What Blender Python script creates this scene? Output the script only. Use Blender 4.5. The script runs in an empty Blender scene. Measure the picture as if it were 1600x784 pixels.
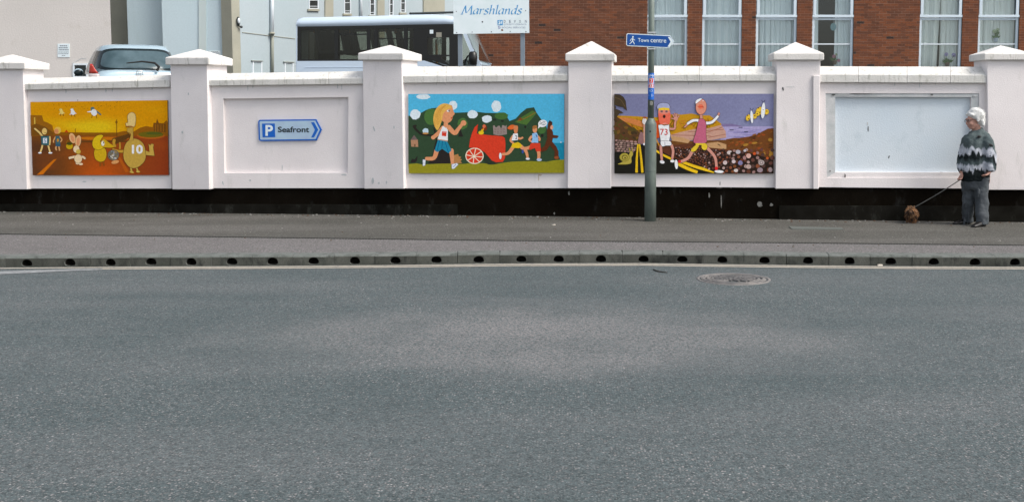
import bpy, bmesh, math, random
from mathutils import Vector, Matrix, noise as mnoise
from mathutils.geometry import tessellate_polygon
random.seed(7)
R = math.radians
SC = bpy.context.scene
COL = SC.collection

# ------------------------------------------------------------------ camera, sky, sun, exposure
F, CX, CY, CAMZ = 1700.0, 900.0, 305.0, 1.6          # focal length and optical centre (in 1600x784 pixels), eye height
TILT = math.atan((CY - 160.0) / F)
cam_d = bpy.data.cameras.new('camera')
cam = bpy.data.objects.new('camera', cam_d); COL.objects.link(cam)
cam.location = (0, 0, CAMZ)
cam.rotation_euler = (math.pi / 2 - TILT, 0, 0)
cam_d.sensor_width = 36.0
cam_d.lens = F / 1600 * 36
cam_d.shift_x = (800 - CX) / 1600
cam_d.shift_y = (CY - 392) / 1600
cam_d.clip_start = 0.1; cam_d.clip_end = 3000
SC.camera = cam

SUN_EL, SUN_AZ = R(50), R(115)                        # high sun behind thin cloud, to the right
world = bpy.data.worlds.new('World'); SC.world = world; world.use_nodes = True
wn = world.node_tree.nodes; wl = world.node_tree.links
bg = wn['Background']
sky = wn.new('ShaderNodeTexSky'); sky.sky_type = 'NISHITA'; sky.sun_disc = False
sky.sun_elevation = SUN_EL; sky.sun_rotation = SUN_AZ
sky.air_density = 1.0; sky.dust_density = 3.0; sky.ozone_density = 1.0
hs = wn.new('ShaderNodeHueSaturation'); hs.inputs['Saturation'].default_value = 0.42
wl.new(sky.outputs[0], hs.inputs['Color']); wl.new(hs.outputs[0], bg.inputs['Color'])
bg.inputs['Strength'].default_value = 0.13
sd = bpy.data.lights.new('sun', 'SUN'); sd.energy = 1.4; sd.angle = R(24); sd.color = (1.0, 0.93, 0.84)
sun = bpy.data.objects.new('sun', sd); COL.objects.link(sun)
sdir = Vector((math.sin(SUN_AZ) * math.cos(SUN_EL), math.cos(SUN_AZ) * math.cos(SUN_EL), math.sin(SUN_EL)))
sun.rotation_euler = sdir.to_track_quat('Z', 'Y').to_euler(); sun.location = (20, 0, 30)
SC.view_settings.view_transform = 'Standard'; SC.view_settings.look = 'None'
SC.view_settings.exposure = 0.9; SC.view_settings.gamma = 1.0
SC.render.resolution_x = 1024; SC.render.resolution_y = 501

# ------------------------------------------------------------------ materials
def lin(c):
    c = c / 255.0
    return c / 12.92 if c <= 0.04045 else ((c + 0.055) / 1.055) ** 2.4
def rgb(r, g, b): return (lin(r), lin(g), lin(b), 1)
MATS = {}
def newmat(name):
    m = bpy.data.materials.new(name); m.use_nodes = True
    nt = m.node_tree
    return m, nt.nodes, nt.links, nt.nodes['Principled BSDF']
def tex_coord(n, l, scale=(1, 1, 1)):
    tc = n.new('ShaderNodeTexCoord'); mp = n.new('ShaderNodeMapping'); mp.inputs['Scale'].default_value = scale
    l.new(tc.outputs['Object'], mp.inputs['Vector'])
    return mp.outputs[0]
def noise_fac(n, l, vec, scale, detail=4, lo=0.35, hi=0.65, rough=0.55):
    t = n.new('ShaderNodeTexNoise'); t.inputs['Scale'].default_value = scale; t.inputs['Detail'].default_value = detail
    t.inputs['Roughness'].default_value = rough
    l.new(vec, t.inputs['Vector'])
    mr = n.new('ShaderNodeMapRange'); mr.inputs['From Min'].default_value = lo; mr.inputs['From Max'].default_value = hi
    l.new(t.outputs['Fac'], mr.inputs['Value'])
    return mr.outputs[0]
def mixc(n, l, fac, a, b):
    mx = n.new('ShaderNodeMix'); mx.data_type = 'RGBA'
    if isinstance(fac, (int, float)): mx.inputs[0].default_value = fac
    else: l.new(fac, mx.inputs[0])
    for s, v in ((6, a), (7, b)):
        if isinstance(v, tuple): mx.inputs[s].default_value = v
        else: l.new(v, mx.inputs[s])
    return mx.outputs[2]
def math_node(n, l, op, a, b=None):
    m = n.new('ShaderNodeMath'); m.operation = op
    for i, v in enumerate((a, b)):
        if v is None: continue
        if isinstance(v, (int, float)): m.inputs[i].default_value = v
        else: l.new(v, m.inputs[i])
    return m.outputs[0]
def bump(n, l, p, h, strength=0.3, dist=0.01):
    b = n.new('ShaderNodeBump'); b.inputs['Strength'].default_value = strength; b.inputs['Distance'].default_value = dist
    l.new(h, b.inputs['Height']); l.new(b.outputs[0], p.inputs['Normal'])
def mat(name, col, rough=0.6, var=None, vscale=3.0, vstretch=(1, 1, 1), fine=0.0, fscale=60, metal=0.0, bmp=0.0, bscale=80, spec=0.4, var2=None, v2scale=9, v2stretch=(1, 1, 1), v2lo=0.52, v2hi=0.72, coat=0.0, orand=0.0):
    if name in MATS: return MATS[name]
    m, n, l, p = newmat(name)
    c = col
    if var:
        f = noise_fac(n, l, tex_coord(n, l, vstretch), vscale, 5, 0.3, 0.7)
        c = mixc(n, l, f, col, var)
    if var2:
        f = noise_fac(n, l, tex_coord(n, l, v2stretch), v2scale, 6, v2lo, v2hi, 0.65)
        c = mixc(n, l, f, c, var2)
    if orand:
        oi = n.new('ShaderNodeObjectInfo'); hv = n.new('ShaderNodeHueSaturation'); mr = n.new('ShaderNodeMapRange'); mr.inputs['To Min'].default_value = 1 - orand; mr.inputs['To Max'].default_value = 1 + orand
        l.new(oi.outputs['Random'], mr.inputs['Value']); l.new(mr.outputs[0], hv.inputs['Value'])
        if isinstance(c, tuple): hv.inputs['Color'].default_value = c
        else: l.new(c, hv.inputs['Color'])
        c = hv.outputs[0]
    if fine:
        f = noise_fac(n, l, tex_coord(n, l), fscale, 2, 0.2, 0.8)
        hsv = n.new('ShaderNodeHueSaturation')
        mr = n.new('ShaderNodeMapRange'); mr.inputs['To Min'].default_value = 1 - fine; mr.inputs['To Max'].default_value = 1 + fine
        l.new(f, mr.inputs['Value']); l.new(mr.outputs[0], hsv.inputs['Value'])
        if isinstance(c, tuple): hsv.inputs['Color'].default_value = c
        else: l.new(c, hsv.inputs['Color'])
        c = hsv.outputs[0]
    if isinstance(c, tuple): p.inputs['Base Color'].default_value = c
    else: l.new(c, p.inputs['Base Color'])
    p.inputs['Roughness'].default_value = rough; p.inputs['Metallic'].default_value = metal
    p.inputs['Specular IOR Level'].default_value = spec
    if coat: p.inputs['Coat Weight'].default_value = coat; p.inputs['Coat Roughness'].default_value = 0.08
    if bmp:
        f = noise_fac(n, l, tex_coord(n, l), bscale, 5, 0.2, 0.8)
        bump(n, l, p, f, bmp, 0.01)
    MATS[name] = m
    return m
def glassmat(name, tint, refl=1.0, rough=0.02):
    m, n, l, p = newmat(name); n.remove(p)
    out = n['Material Output']
    tr = n.new('ShaderNodeBsdfTransparent'); tr.inputs[0].default_value = tint
    gl = n.new('ShaderNodeBsdfGlossy'); gl.inputs['Roughness'].default_value = rough; gl.inputs[0].default_value = (1, 1, 1, 1)
    fr = n.new('ShaderNodeFresnel'); fr.inputs[0].default_value = 1.5
    fm = math_node(n, l, 'MULTIPLY', fr.outputs[0], refl)
    mx = n.new('ShaderNodeMixShader')
    l.new(fm, mx.inputs[0]); l.new(tr.outputs[0], mx.inputs[1]); l.new(gl.outputs[0], mx.inputs[2])
    l.new(mx.outputs[0], out.inputs['Surface'])
    MATS[name] = m
    return m

def make_paint():
    m, n, l, p = newmat('mural_paint')
    a = n.new('ShaderNodeVertexColor'); a.layer_name = 'paint'
    f = noise_fac(n, l, tex_coord(n, l), 38, 4, 0.25, 0.75)
    mr = n.new('ShaderNodeMapRange'); mr.inputs['To Min'].default_value = 0.86; mr.inputs['To Max'].default_value = 1.12
    l.new(f, mr.inputs['Value'])
    h = n.new('ShaderNodeHueSaturation'); l.new(a.outputs[0], h.inputs['Color']); l.new(mr.outputs[0], h.inputs['Value'])
    l.new(h.outputs[0], p.inputs['Base Color']); p.inputs['Roughness'].default_value = 0.8
    p.inputs['Specular IOR Level'].default_value = 0.06
    return m
M_PAINT = make_paint()

def make_asphalt(name, base, mid, stones, cell, stone_cut, rough, patch=None, mottle=None):
    m, n, l, p = newmat(name)
    vec = tex_coord(n, l)
    c = mixc(n, l, noise_fac(n, l, vec, 1.1, 5, 0.2, 0.8), base, mid)
    if mottle:
        c = mixc(n, l, noise_fac(n, l, tex_coord(n, l, (0.25, 1.3, 1)), 1.0, 4, 0.42, 0.66), c, mottle)
    # two grades of aggregate: each voronoi cell is a stone with its own tone
    h = None
    for k, (sc, cut, gain) in enumerate(((cell, stone_cut, 1.0), (cell * 2.1, stone_cut - 0.06, 0.75))):
        v = n.new('ShaderNodeTexVoronoi'); v.inputs['Scale'].default_value = sc; l.new(vec, v.inputs['Vector'])
        sx = n.new('ShaderNodeSeparateColor'); l.new(v.outputs['Color'], sx.inputs[0])
        sel = n.new('ShaderNodeMapRange'); sel.inputs['From Min'].default_value = cut; sel.inputs['From Max'].default_value = cut + 0.22
        l.new(sx.outputs[0], sel.inputs['Value'])
        near = n.new('ShaderNodeMapRange'); near.inputs['From Min'].default_value = 0.55; near.inputs['From Max'].default_value = 0.25
        l.new(v.outputs['Distance'], near.inputs['Value'])
        f = math_node(n, l, 'MULTIPLY', sel.outputs[0], near.outputs[0])
        if patch:
            pn = noise_fac(n, l, vec, 0.55, 3, 0.35, 0.7)
            pn2 = n.new('ShaderNodeMapRange'); pn2.inputs['To Min'].default_value = 0.45; pn2.inputs['To Max'].default_value = 1.0
            l.new(pn, pn2.inputs['Value'])
            f = math_node(n, l, 'MULTIPLY', f, pn2.outputs[0])
        f = math_node(n, l, 'MULTIPLY', f, gain)
        tone = n.new('ShaderNodeValToRGB')
        tone.color_ramp.elements[0].color = stones[0]; tone.color_ramp.elements[1].color = stones[1]
        e = tone.color_ramp.elements.new(0.5); e.color = stones[2]
        l.new(sx.outputs[1], tone.inputs[0])
        dk = n.new('ShaderNodeMapRange'); dk.inputs['To Min'].default_value = 0.68; dk.inputs['To Max'].default_value = 1.24
        l.new(sx.outputs[2], dk.inputs['Value'])
        hv = n.new('ShaderNodeHueSaturation'); l.new(c, hv.inputs['Color']); l.new(dk.outputs[0], hv.inputs['Value'])
        c = mixc(n, l, f, hv.outputs[0], tone.outputs[0])
        if h is None: h = near.outputs[0]
    if patch:   # pale pinkish patch: the road's sheen painted into its colour
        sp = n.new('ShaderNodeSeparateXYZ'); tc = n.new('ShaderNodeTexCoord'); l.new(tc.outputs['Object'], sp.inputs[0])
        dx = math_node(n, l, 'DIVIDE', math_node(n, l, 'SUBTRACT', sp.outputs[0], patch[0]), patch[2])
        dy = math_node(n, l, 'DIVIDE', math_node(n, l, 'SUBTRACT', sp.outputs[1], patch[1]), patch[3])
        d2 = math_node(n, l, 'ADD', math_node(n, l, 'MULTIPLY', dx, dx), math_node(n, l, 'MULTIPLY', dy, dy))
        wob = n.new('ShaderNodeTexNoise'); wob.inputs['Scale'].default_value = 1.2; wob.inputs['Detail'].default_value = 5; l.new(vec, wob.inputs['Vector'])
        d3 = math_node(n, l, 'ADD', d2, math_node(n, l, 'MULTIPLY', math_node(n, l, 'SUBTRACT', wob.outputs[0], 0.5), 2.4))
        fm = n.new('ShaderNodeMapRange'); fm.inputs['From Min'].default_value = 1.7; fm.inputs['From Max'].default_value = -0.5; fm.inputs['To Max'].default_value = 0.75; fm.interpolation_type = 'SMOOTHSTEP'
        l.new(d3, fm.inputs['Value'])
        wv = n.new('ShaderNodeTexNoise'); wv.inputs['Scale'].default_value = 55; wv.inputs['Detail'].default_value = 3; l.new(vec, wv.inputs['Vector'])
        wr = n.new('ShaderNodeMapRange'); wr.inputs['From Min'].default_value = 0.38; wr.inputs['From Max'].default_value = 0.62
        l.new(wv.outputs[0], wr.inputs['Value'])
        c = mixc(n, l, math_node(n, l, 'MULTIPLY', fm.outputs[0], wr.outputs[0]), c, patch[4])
    l.new(c, p.inputs['Base Color']); p.inputs['Roughness'].default_value = rough
    p.inputs['Specular IOR Level'].default_value = 0.3
    bump(n, l, p, h, 0.35, 0.006)
    MATS[name] = m
    return m

# ------------------------------------------------------------------ pixel rays and planes standing in the place
ct, st = math.cos(TILT), math.sin(TILT)
def ray(px, py):
    x = (px - CX) / F; y = -(py - CY) / F
    return Vector((x, ct + y * st, -st + y * ct))
CAM = Vector((0, 0, CAMZ))
def ground_at(px, py, z):
    d = ray(px, py); return CAM + d * ((z - CAMZ) / d.z)
def depth_at(px, py, Y):
    d = ray(px, py); return CAM + d * (Y / d.y)
class Plane:
    """a vertical plane through two plan points; offsets count towards the viewer"""
    def __init__(s, pxl, yl, pxr, yr, py=215):
        a = depth_at(pxl, py, yl); b = depth_at(pxr, py, yr)
        s.a = Vector((a.x, a.y, 0)); s.b = Vector((b.x, b.y, 0))
        s.d = (s.b - s.a).normalized(); s.n = Vector((s.d.y, -s.d.x, 0))
        s.up = Vector((0, 0, 1))
    def hit(s, px, py, off=0.0):
        r = ray(px, py); t = ((s.a - CAM).dot(s.n) + off) / r.dot(s.n)
        return CAM + r * t

# ------------------------------------------------------------------ mesh builder
class MB:
    def __init__(s): s.v = []; s.f = []; s.mi = []; s.mats = []; s.cur = 0; s.smooth = False; s.sm = []
    def use(s, m):
        if m not in s.mats: s.mats.append(m)
        s.cur = s.mats.index(m); return s
    def add(s, pts): 
        i = len(s.v); s.v.extend(Vector(p) for p in pts); return list(range(i, i + len(pts)))
    def face(s, idx): s.f.append(tuple(idx)); s.mi.append(s.cur); s.sm.append(s.smooth)
    def poly(s, pts): s.face(s.add(pts))
    def hexa(s, a, b):
        """solid between polygon a and polygon b (same count)"""
        n = len(a); ia = s.add(a); ib = s.add(b)
        s.face(ia); s.face(ib[::-1])
        for i in range(n): s.face((ia[i], ib[i], ib[(i + 1) % n], ia[(i + 1) % n]))
        return s
    def slab(s, pl, pts, o0, o1):
        a = [pl.hit(x, y, o0) for x, y in pts]; w = pl.n * (o1 - o0)
        return s.hexa(a, [p + w for p in a])
    def rect(s, pl, x0, y0, x1, y1, o0, o1): return s.slab(pl, [(x0, y0), (x0, y1), (x1, y1), (x1, y0)], o0, o1)
    def box(s, x0, x1, y0, y1, z0, z1):
        return s.hexa([(x0, y0, z0), (x1, y0, z0), (x1, y1, z0), (x0, y1, z0)][::-1], [(x0, y0, z1), (x1, y0, z1), (x1, y1, z1), (x0, y1, z1)][::-1])
    def tube(s, pts, r, n=10, cap=True, sx=1.0):
        pts = [Vector(p) for p in pts]; rs = r if isinstance(r, (list, tuple)) else [r] * len(pts)
        rings = []; prev = None
        for i, p in enumerate(pts):
            t = (pts[min(i + 1, len(pts) - 1)] - pts[max(i - 1, 0)]).normalized()
            ref = Vector((0, 1, 0)) if abs(t.y) < 0.9 else Vector((1, 0, 0))
            if prev is not None: ref = prev
            u = (ref - t * ref.dot(t)).normalized(); w = t.cross(u); prev = u
            rings.append(s.add([p + (u * math.cos(2 * math.pi * k / n) * sx + w * math.sin(2 * math.pi * k / n)) * rs[i] for k in range(n)]))
        s.loftidx(rings, cap); return s
    def loftidx(s, rings, cap=True):
        n = len(rings[0]); sm = s.smooth
        for a, b in zip(rings, rings[1:]):
            for k in range(n): s.face((a[k], a[(k + 1) % n], b[(k + 1) % n], b[k]))
        if cap:
            s.smooth = False; s.face(rings[0][::-1]); s.face(rings[-1]); s.smooth = sm
    def loft(s, rings, cap=True): s.loftidx([s.add(r) for r in rings], cap); return s
    def lathe(s, c, prof, n=24, cap=True):
        c = Vector(c)
        return s.loft([[c + Vector((r * math.cos(2 * math.pi * k / n), r * math.sin(2 * math.pi * k / n), z)) for k in range(n)] for r, z in prof], cap)
    def ell(s, c, rx, ry, rz, nu=14, nv=9, rot=None):
        c = Vector(c); M = rot or Matrix.Identity(3)
        top = s.add([c + M @ Vector((0, 0, rz))])[0]; bot = s.add([c - M @ Vector((0, 0, rz))])[0]
        rings = []
        for j in range(1, nv):
            th = math.pi * j / nv
            rings.append(s.add([c + M @ Vector((rx * math.sin(th) * math.cos(2 * math.pi * k / nu), ry * math.sin(th) * math.sin(2 * math.pi * k / nu), rz * math.cos(th))) for k in range(nu)]))
        for a, b in zip(rings, rings[1:]):
            for k in range(nu): s.face((a[k], b[k], b[(k + 1) % nu], a[(k + 1) % nu]))
        for k in range(nu):
            s.face((top, rings[0][k], rings[0][(k + 1) % nu])); s.face((bot, rings[-1][(k + 1) % nu], rings[-1][k]))
        return s
    def build(s, name, m=None, parent=None, local=False, bevel=0.0, base=None):
        """link as ONE mesh object. Points are world points unless local; the object's origin is its parent's or its own base"""
        if m is not None and not s.mats: s.mats = [m]
        me = bpy.data.meshes.new(name)
        if parent is None and base is None: org = Vector((0, 0, 0))
        elif parent is None: org = Vector(base)
        else: org = wloc(parent)
        sub = Vector((0, 0, 0)) if local else org
        me.from_pydata([p - sub for p in s.v], [], s.f)
        for mm in s.mats: me.materials.append(mm)
        me.polygons.foreach_set('material_index', s.mi)
        me.polygons.foreach_set('use_smooth', s.sm)
        bm = bmesh.new(); bm.from_mesh(me); bmesh.ops.recalc_face_normals(bm, faces=bm.faces); bm.to_mesh(me); bm.free()
        o = bpy.data.objects.new(name, me); COL.objects.link(o)
        if parent is not None: o.parent = parent
        elif base is not None: o.location = org
        if bevel:
            b = o.modifiers.new('bevel', 'BEVEL'); b.width = bevel; b.segments = 2; b.limit_method = 'ANGLE'; b.angle_limit = R(40)
        return o
def wloc(o):
    v = Vector(o.location)
    while o.parent is not None: o = o.parent; v += Vector(o.location)
    return v
def thing(name, label, cat, loc, rz=0, group=None):
    o = bpy.data.objects.new(name, None); COL.objects.link(o); o.empty_display_size = 0.2
    o.location = loc; o.rotation_euler = (0, 0, rz); return tag(o, label, cat, group)
def tag(o, label, cat, group=None):
    o['label'] = label; o['category'] = cat
    if group: o['group'] = group
    return o
def structure(o): o['kind'] = 'structure'; return o
def lerp(a, b, t): return a + (b - a) * t
def pw(nodes, x):
    """piecewise linear"""
    if x <= nodes[0][0]:
        (x0, y0), (x1, y1) = nodes[0], nodes[1]
    elif x >= nodes[-1][0]:
        (x0, y0), (x1, y1) = nodes[-2], nodes[-1]
    else:
        for (x0, y0), (x1, y1) in zip(nodes, nodes[1:]):
            if x0 <= x <= x1: break
    return y0 + (y1 - y0) * (x - x0) / (x1 - x0)

# ------------------------------------------------------------------ lettering (built-in font turned into faces)
def text_faces(s, weight=0.0, shear=0.0):
    cu = bpy.data.curves.new('lettering', 'FONT'); cu.body = s; cu.offset = weight; cu.shear = shear; cu.resolution_u = 4
    o = bpy.data.objects.new('lettering', cu); COL.objects.link(o)
    dg = bpy.context.evaluated_depsgraph_get(); dg.update()
    me = bpy.data.meshes.new_from_object(o.evaluated_get(dg))
    v = [tuple(p.co)[:2] for p in me.vertices]; f = [tuple(p.vertices) for p in me.polygons]
    bpy.data.objects.remove(o); bpy.data.curves.remove(cu); bpy.data.meshes.remove(me)
    x0 = min(p[0] for p in v); x1 = max(p[0] for p in v); y0 = min(p[1] for p in v); y1 = max(p[1] for p in v)
    return [((p[0] - x0) / (x1 - x0), (p[1] - y0) / (y1 - y0)) for p in v], f
def put_text(mb, s, fn, weight=0.0, shear=0.0):
    """fn maps (u,v) in the unit box of the word to a world point"""
    v, f = text_faces(s, weight, shear)
    i = len(mb.v); mb.v.extend(fn(u, w) for u, w in v)
    for q in f: mb.face([i + k for k in q])
def catmull(pts, closed=True, k=4):
    n = len(pts); out = []
    rng = range(n) if closed else range(n - 1)
    for i in rng:
        if closed: p0, p1, p2, p3 = pts[i - 1], pts[i], pts[(i + 1) % n], pts[(i + 2) % n]
        else: p0, p1, p2, p3 = pts[max(i - 1, 0)], pts[i], pts[i + 1], pts[min(i + 2, n - 1)]
        for j in range(k):
            t = j / k; t2 = t * t; t3 = t2 * t
            out.append(tuple(0.5 * ((2 * p1[c]) + (-p0[c] + p2[c]) * t + (2 * p0[c] - 5 * p1[c] + 4 * p2[c] - p3[c]) * t2 + (-p0[c] + 3 * p1[c] - 3 * p2[c] + p3[c]) * t3) for c in range(2)))
    if not closed: out.append(tuple(pts[-1]))
    return out
def stroke(pts, w, w2=None):
    """outline polygon of a line of width w (to w2)"""
    n = len(pts); L = []; Rr = []
    w2 = w if w2 is None else w2
    for i in range(n):
        a = pts[max(i - 1, 0)]; b = pts[min(i + 1, n - 1)]
        dx, dy = b[0] - a[0], b[1] - a[1]; d = math.hypot(dx, dy) or 1
        h = (w + (w2 - w) * i / max(n - 1, 1)) / 2
        nx, ny = -dy / d * h, dx / d * h
        if i == 0: sx, sy = pts[0][0] - dx / d * h * 0.5, pts[0][1] - dy / d * h * 0.5; L.append((sx + nx * .6, sy + ny * .6)); Rr.append((sx - nx * .6, sy - ny * .6))
        L.append((pts[i][0] + nx, pts[i][1] + ny)); Rr.append((pts[i][0] - nx, pts[i][1] - ny))
        if i == n - 1: sx, sy = pts[i][0] + dx / d * h * 0.5, pts[i][1] + dy / d * h * 0.5; L.append((sx + nx * .6, sy + ny * .6)); Rr.append((sx - nx * .6, sy - ny * .6))
    return L + Rr[::-1]

# ------------------------------------------------------------------ materials of the place
M_WALL = mat('painted_render', (0.74, 0.69, 0.682, 1), 0.85, var=(0.81, 0.762, 0.75, 1), vscale=1.6, var2=(0.53, 0.51, 0.475, 1), v2scale=3.6, v2stretch=(1.3, 1.3, 0.4), v2lo=0.58, v2hi=0.86, fine=0.04, fscale=90, bmp=0.25, bscale=70, spec=0.2)
M_CAP = mat('painted_coping', (0.74, 0.71, 0.68, 1), 0.85, var=(0.66, 0.64, 0.60, 1), vscale=5, var2=(0.36, 0.35, 0.30, 1), v2scale=7, v2stretch=(2.2, 2.2, 0.5), v2lo=0.56, v2hi=0.76, fine=0.06, fscale=70, bmp=0.3, bscale=60, spec=0.2)
M_COPE = mat('weathered_coping', (0.70, 0.68, 0.65, 1), 0.88, var=(0.58, 0.57, 0.53, 1), vscale=4, var2=(0.30, 0.30, 0.25, 1), v2scale=6, v2stretch=(3.5, 3.5, 0.6), v2lo=0.545, v2hi=0.74, fine=0.08, fscale=70, bmp=0.4, bscale=60, spec=0.2)
M_PANEL_BLUE = mat('pale_blue_render', (0.60, 0.68, 0.74, 1), 0.8, var=(0.64, 0.70, 0.74, 1), vscale=1.5, var2=(0.46, 0.55, 0.60, 1), v2scale=3, v2lo=0.6, v2hi=0.85, bmp=0.25, bscale=60, spec=0.2)
M_PLINTH = mat('black_plinth_paint', (0.0042, 0.0030, 0.0018, 1), 0.95, var=(0.0075, 0.006, 0.0042, 1), vscale=3, var2=(0.026, 0.026, 0.024, 1), v2scale=6, v2stretch=(1, 1, 0.4), v2lo=0.60, v2hi=0.85, bmp=0.5, bscale=40, spec=0.03)
M_CHIP = mat('chipped_pale_paint', (0.28, 0.27, 0.25, 1), 0.9, var=(0.10, 0.10, 0.09, 1), vscale=40)
M_DARKSTAIN = mat('dark_stain', (0.03, 0.035, 0.035, 1), 0.9, var=(0.09, 0.09, 0.09, 1), vscale=50)
M_RUST = mat('rust_mark', (0.50, 0.36, 0.24, 1), 0.9, var=(0.60, 0.55, 0.50, 1), vscale=40)
M_GREY_STAIN = mat('grime', (0.44, 0.47, 0.47, 1), 0.9, var=(0.58, 0.58, 0.58, 1), vscale=8, fine=0.1)
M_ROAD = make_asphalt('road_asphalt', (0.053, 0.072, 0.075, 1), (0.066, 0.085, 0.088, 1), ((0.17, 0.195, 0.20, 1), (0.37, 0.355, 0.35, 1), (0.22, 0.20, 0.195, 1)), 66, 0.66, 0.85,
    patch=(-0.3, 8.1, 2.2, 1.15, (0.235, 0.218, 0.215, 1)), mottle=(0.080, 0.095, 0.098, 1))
M_PAVE = make_asphalt('pavement_asphalt', (0.052, 0.051, 0.043, 1), (0.082, 0.079, 0.069, 1), ((0.13, 0.13, 0.12, 1), (0.34, 0.33, 0.31, 1), (0.15, 0.145, 0.135, 1)), 70, 0.74, 0.95, mottle=(0.10, 0.095, 0.086, 1))
M_STRIP = make_asphalt('pavement_edge_asphalt', (0.105, 0.099, 0.096, 1), (0.13, 0.124, 0.122, 1), ((0.20, 0.20, 0.20, 1), (0.32, 0.29, 0.28, 1), (0.24, 0.22, 0.215, 1)), 62, 0.64, 0.92)
M_KERB = mat('kerb_concrete', (0.11, 0.122, 0.112, 1), 0.9, var=(0.155, 0.165, 0.155, 1), vscale=7, var2=(0.05, 0.056, 0.05, 1), v2scale=10, v2stretch=(1, 1, 0.5), v2lo=0.5, v2hi=0.75, fine=0.22, fscale=110, bmp=0.4, bscale=90, spec=0.2)
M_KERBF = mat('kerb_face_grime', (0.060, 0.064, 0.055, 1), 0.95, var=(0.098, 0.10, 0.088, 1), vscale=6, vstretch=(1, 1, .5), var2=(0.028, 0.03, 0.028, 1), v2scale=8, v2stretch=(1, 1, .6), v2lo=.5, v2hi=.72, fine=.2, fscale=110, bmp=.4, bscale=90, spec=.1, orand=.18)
M_DRAIN = mat('drain_silt', (0.012, 0.010, 0.008, 1), 0.95, var=(0.02, 0.017, 0.012, 1), vscale=30)
M_LINE = mat('worn_road_line', (0.42, 0.385, 0.315, 1), 0.8, var=(0.33, 0.30, 0.26, 1), vscale=20, var2=(0.17, 0.165, 0.155, 1), v2scale=30, v2lo=0.54, v2hi=0.7, fine=0.1)
M_OLDLINE = mat('old_white_line', (0.28, 0.29, 0.29, 1), 0.8, var=(0.14, 0.15, 0.155, 1), vscale=14, fine=0.15)
M_SLOT = mat('slot_black', (0.008, 0.008, 0.007, 1), 0.9)
M_SLOTBAR = mat('slot_bar_steel', (0.055, 0.055, 0.05, 1), 0.6, fine=0.2)
M_IRON = mat('cast_iron', (0.13, 0.13, 0.128, 1), 0.7, var=(0.24, 0.22, 0.205, 1), vscale=9, fine=0.15, metal=0.3)
M_IRON_DARK = mat('cast_iron_recess', (0.055, 0.06, 0.06, 1), 0.8, fine=0.2)
M_SOIL = mat('car_park_tarmac', (0.07, 0.07, 0.07, 1), 0.9, var=(0.10, 0.10, 0.098, 1), vscale=0.8, fine=0.2)

# ------------------------------------------------------------------ ground: wall line, kerb line
WALLY = [(-33, 17.2), (36, 17.0), (265, 16.5), (325, 16.25), (567, 15.85), (630, 15.62), (887, 15.3), (956, 15.25), (1216, 15.1), (1281, 15.07), (1545, 15.0), (1608, 14.99)]
BASEY = [(15, 331), (320, 333), (600, 336), (900, 338.5), (1200, 342.5), (1540, 346.5)]
def wall_pt(px):
    """plan point of the wall face with the pavement's level there"""
    q = ray(px, 215); Y = pw(WALLY, px)
    x = q.x / q.y * Y
    r = ray(px, pw(BASEY, px)); z = CAMZ + r.z / r.y * Y
    return Vector((x, Y, z))
ROADZ = -0.15; KERBZ = -0.036
KBASE = [(15, 417.5), (200, 416), (400, 415.3), (600, 413.7), (800, 411.2), (1000, 410.5), (1200, 413.3), (1400, 415.4), (1585, 416.2)]
def kerb_base(px): return ground_at(px, pw(KBASE, px), ROADZ)
KB = 0.21
def kerb_pt(px, back=0.0, z=ROADZ):
    a = kerb_base(px - 4); b = kerb_base(px + 4); t = (b - a).normalized()
    p = kerb_base(px) + Vector((-t.y, t.x, 0)) * back; p.z = z
    return p

# road: one sheet out to the horizon on the near side
r = MB()
pxs = list(range(-900, 2501, 50))
front = [kerb_pt(px, 0.02) for px in pxs]
for a, b in zip(front, front[1:]):
    for y0, y1 in ((None, 8.0), (8.0, 2.0), (2.0, -8.0)):
        pa = Vector((a.x, a.y if y0 is None else y0, ROADZ)); pb = Vector((b.x, b.y if y0 is None else y0, ROADZ))
        r.poly([pa, pb, Vector((b.x, y1, ROADZ)), Vector((a.x, y1, ROADZ))])
for sgn, e in ((-1, front[0]), (1, front[-1])):
    r.poly([Vector((e.x, e.y, ROADZ)), Vector((e.x, -8, ROADZ)), Vector((e.x + sgn * 400, -8, ROADZ)), Vector((e.x + sgn * 400, e.y, ROADZ))])
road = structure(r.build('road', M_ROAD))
g = MB(); g.poly([(-600, -600, -0.17), (600, -600, -0.17), (600, -8, -0.152), (-600, -8, -0.152)])
structure(g.build('ground', mat('far_ground', (0.08, 0.085, 0.08, 1), 0.95, var=(0.10, 0.11, 0.09, 1), vscale=0.3)))

# double yellow lines, worn to cream
def line_strip(name, o0, o1, pa, pb, m, z):
    l = MB(); st_ = list(range(pa, pb + 1, 20))
    for a, b in zip(st_, st_[1:]):
        f0, f1 = o0, o1
        l.poly([kerb_pt(a, -f0, z), kerb_pt(b, -f0, z), kerb_pt(b, -f1, z), kerb_pt(a, -f1, z)])
    return l.build(name, m, road)
line_strip('yellow_line', 0.055, 0.120, -300, 1900, M_LINE, ROADZ + 0.004)
line_strip('yellow_line', 0.155, 0.225, 160, 1900, M_LINE, ROADZ + 0.004)
l = MB()
w = [(160, 419.0, 421.3), (110, 420.2, 423.2), (60, 421.6, 425.5), (15, 423.2, 427.6), (-40, 425.0, 429.2)]
for (x0, a0, b0), (x1, a1, b1) in zip(w, w[1:]):
    l.poly([ground_at(x0, a0, ROADZ + .004), ground_at(x0, b0, ROADZ + .004), ground_at(x1, b1, ROADZ + .004), ground_at(x1, a1, ROADZ + .004)])
l.build('old_line_remnant', M_OLDLINE, road)

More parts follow.
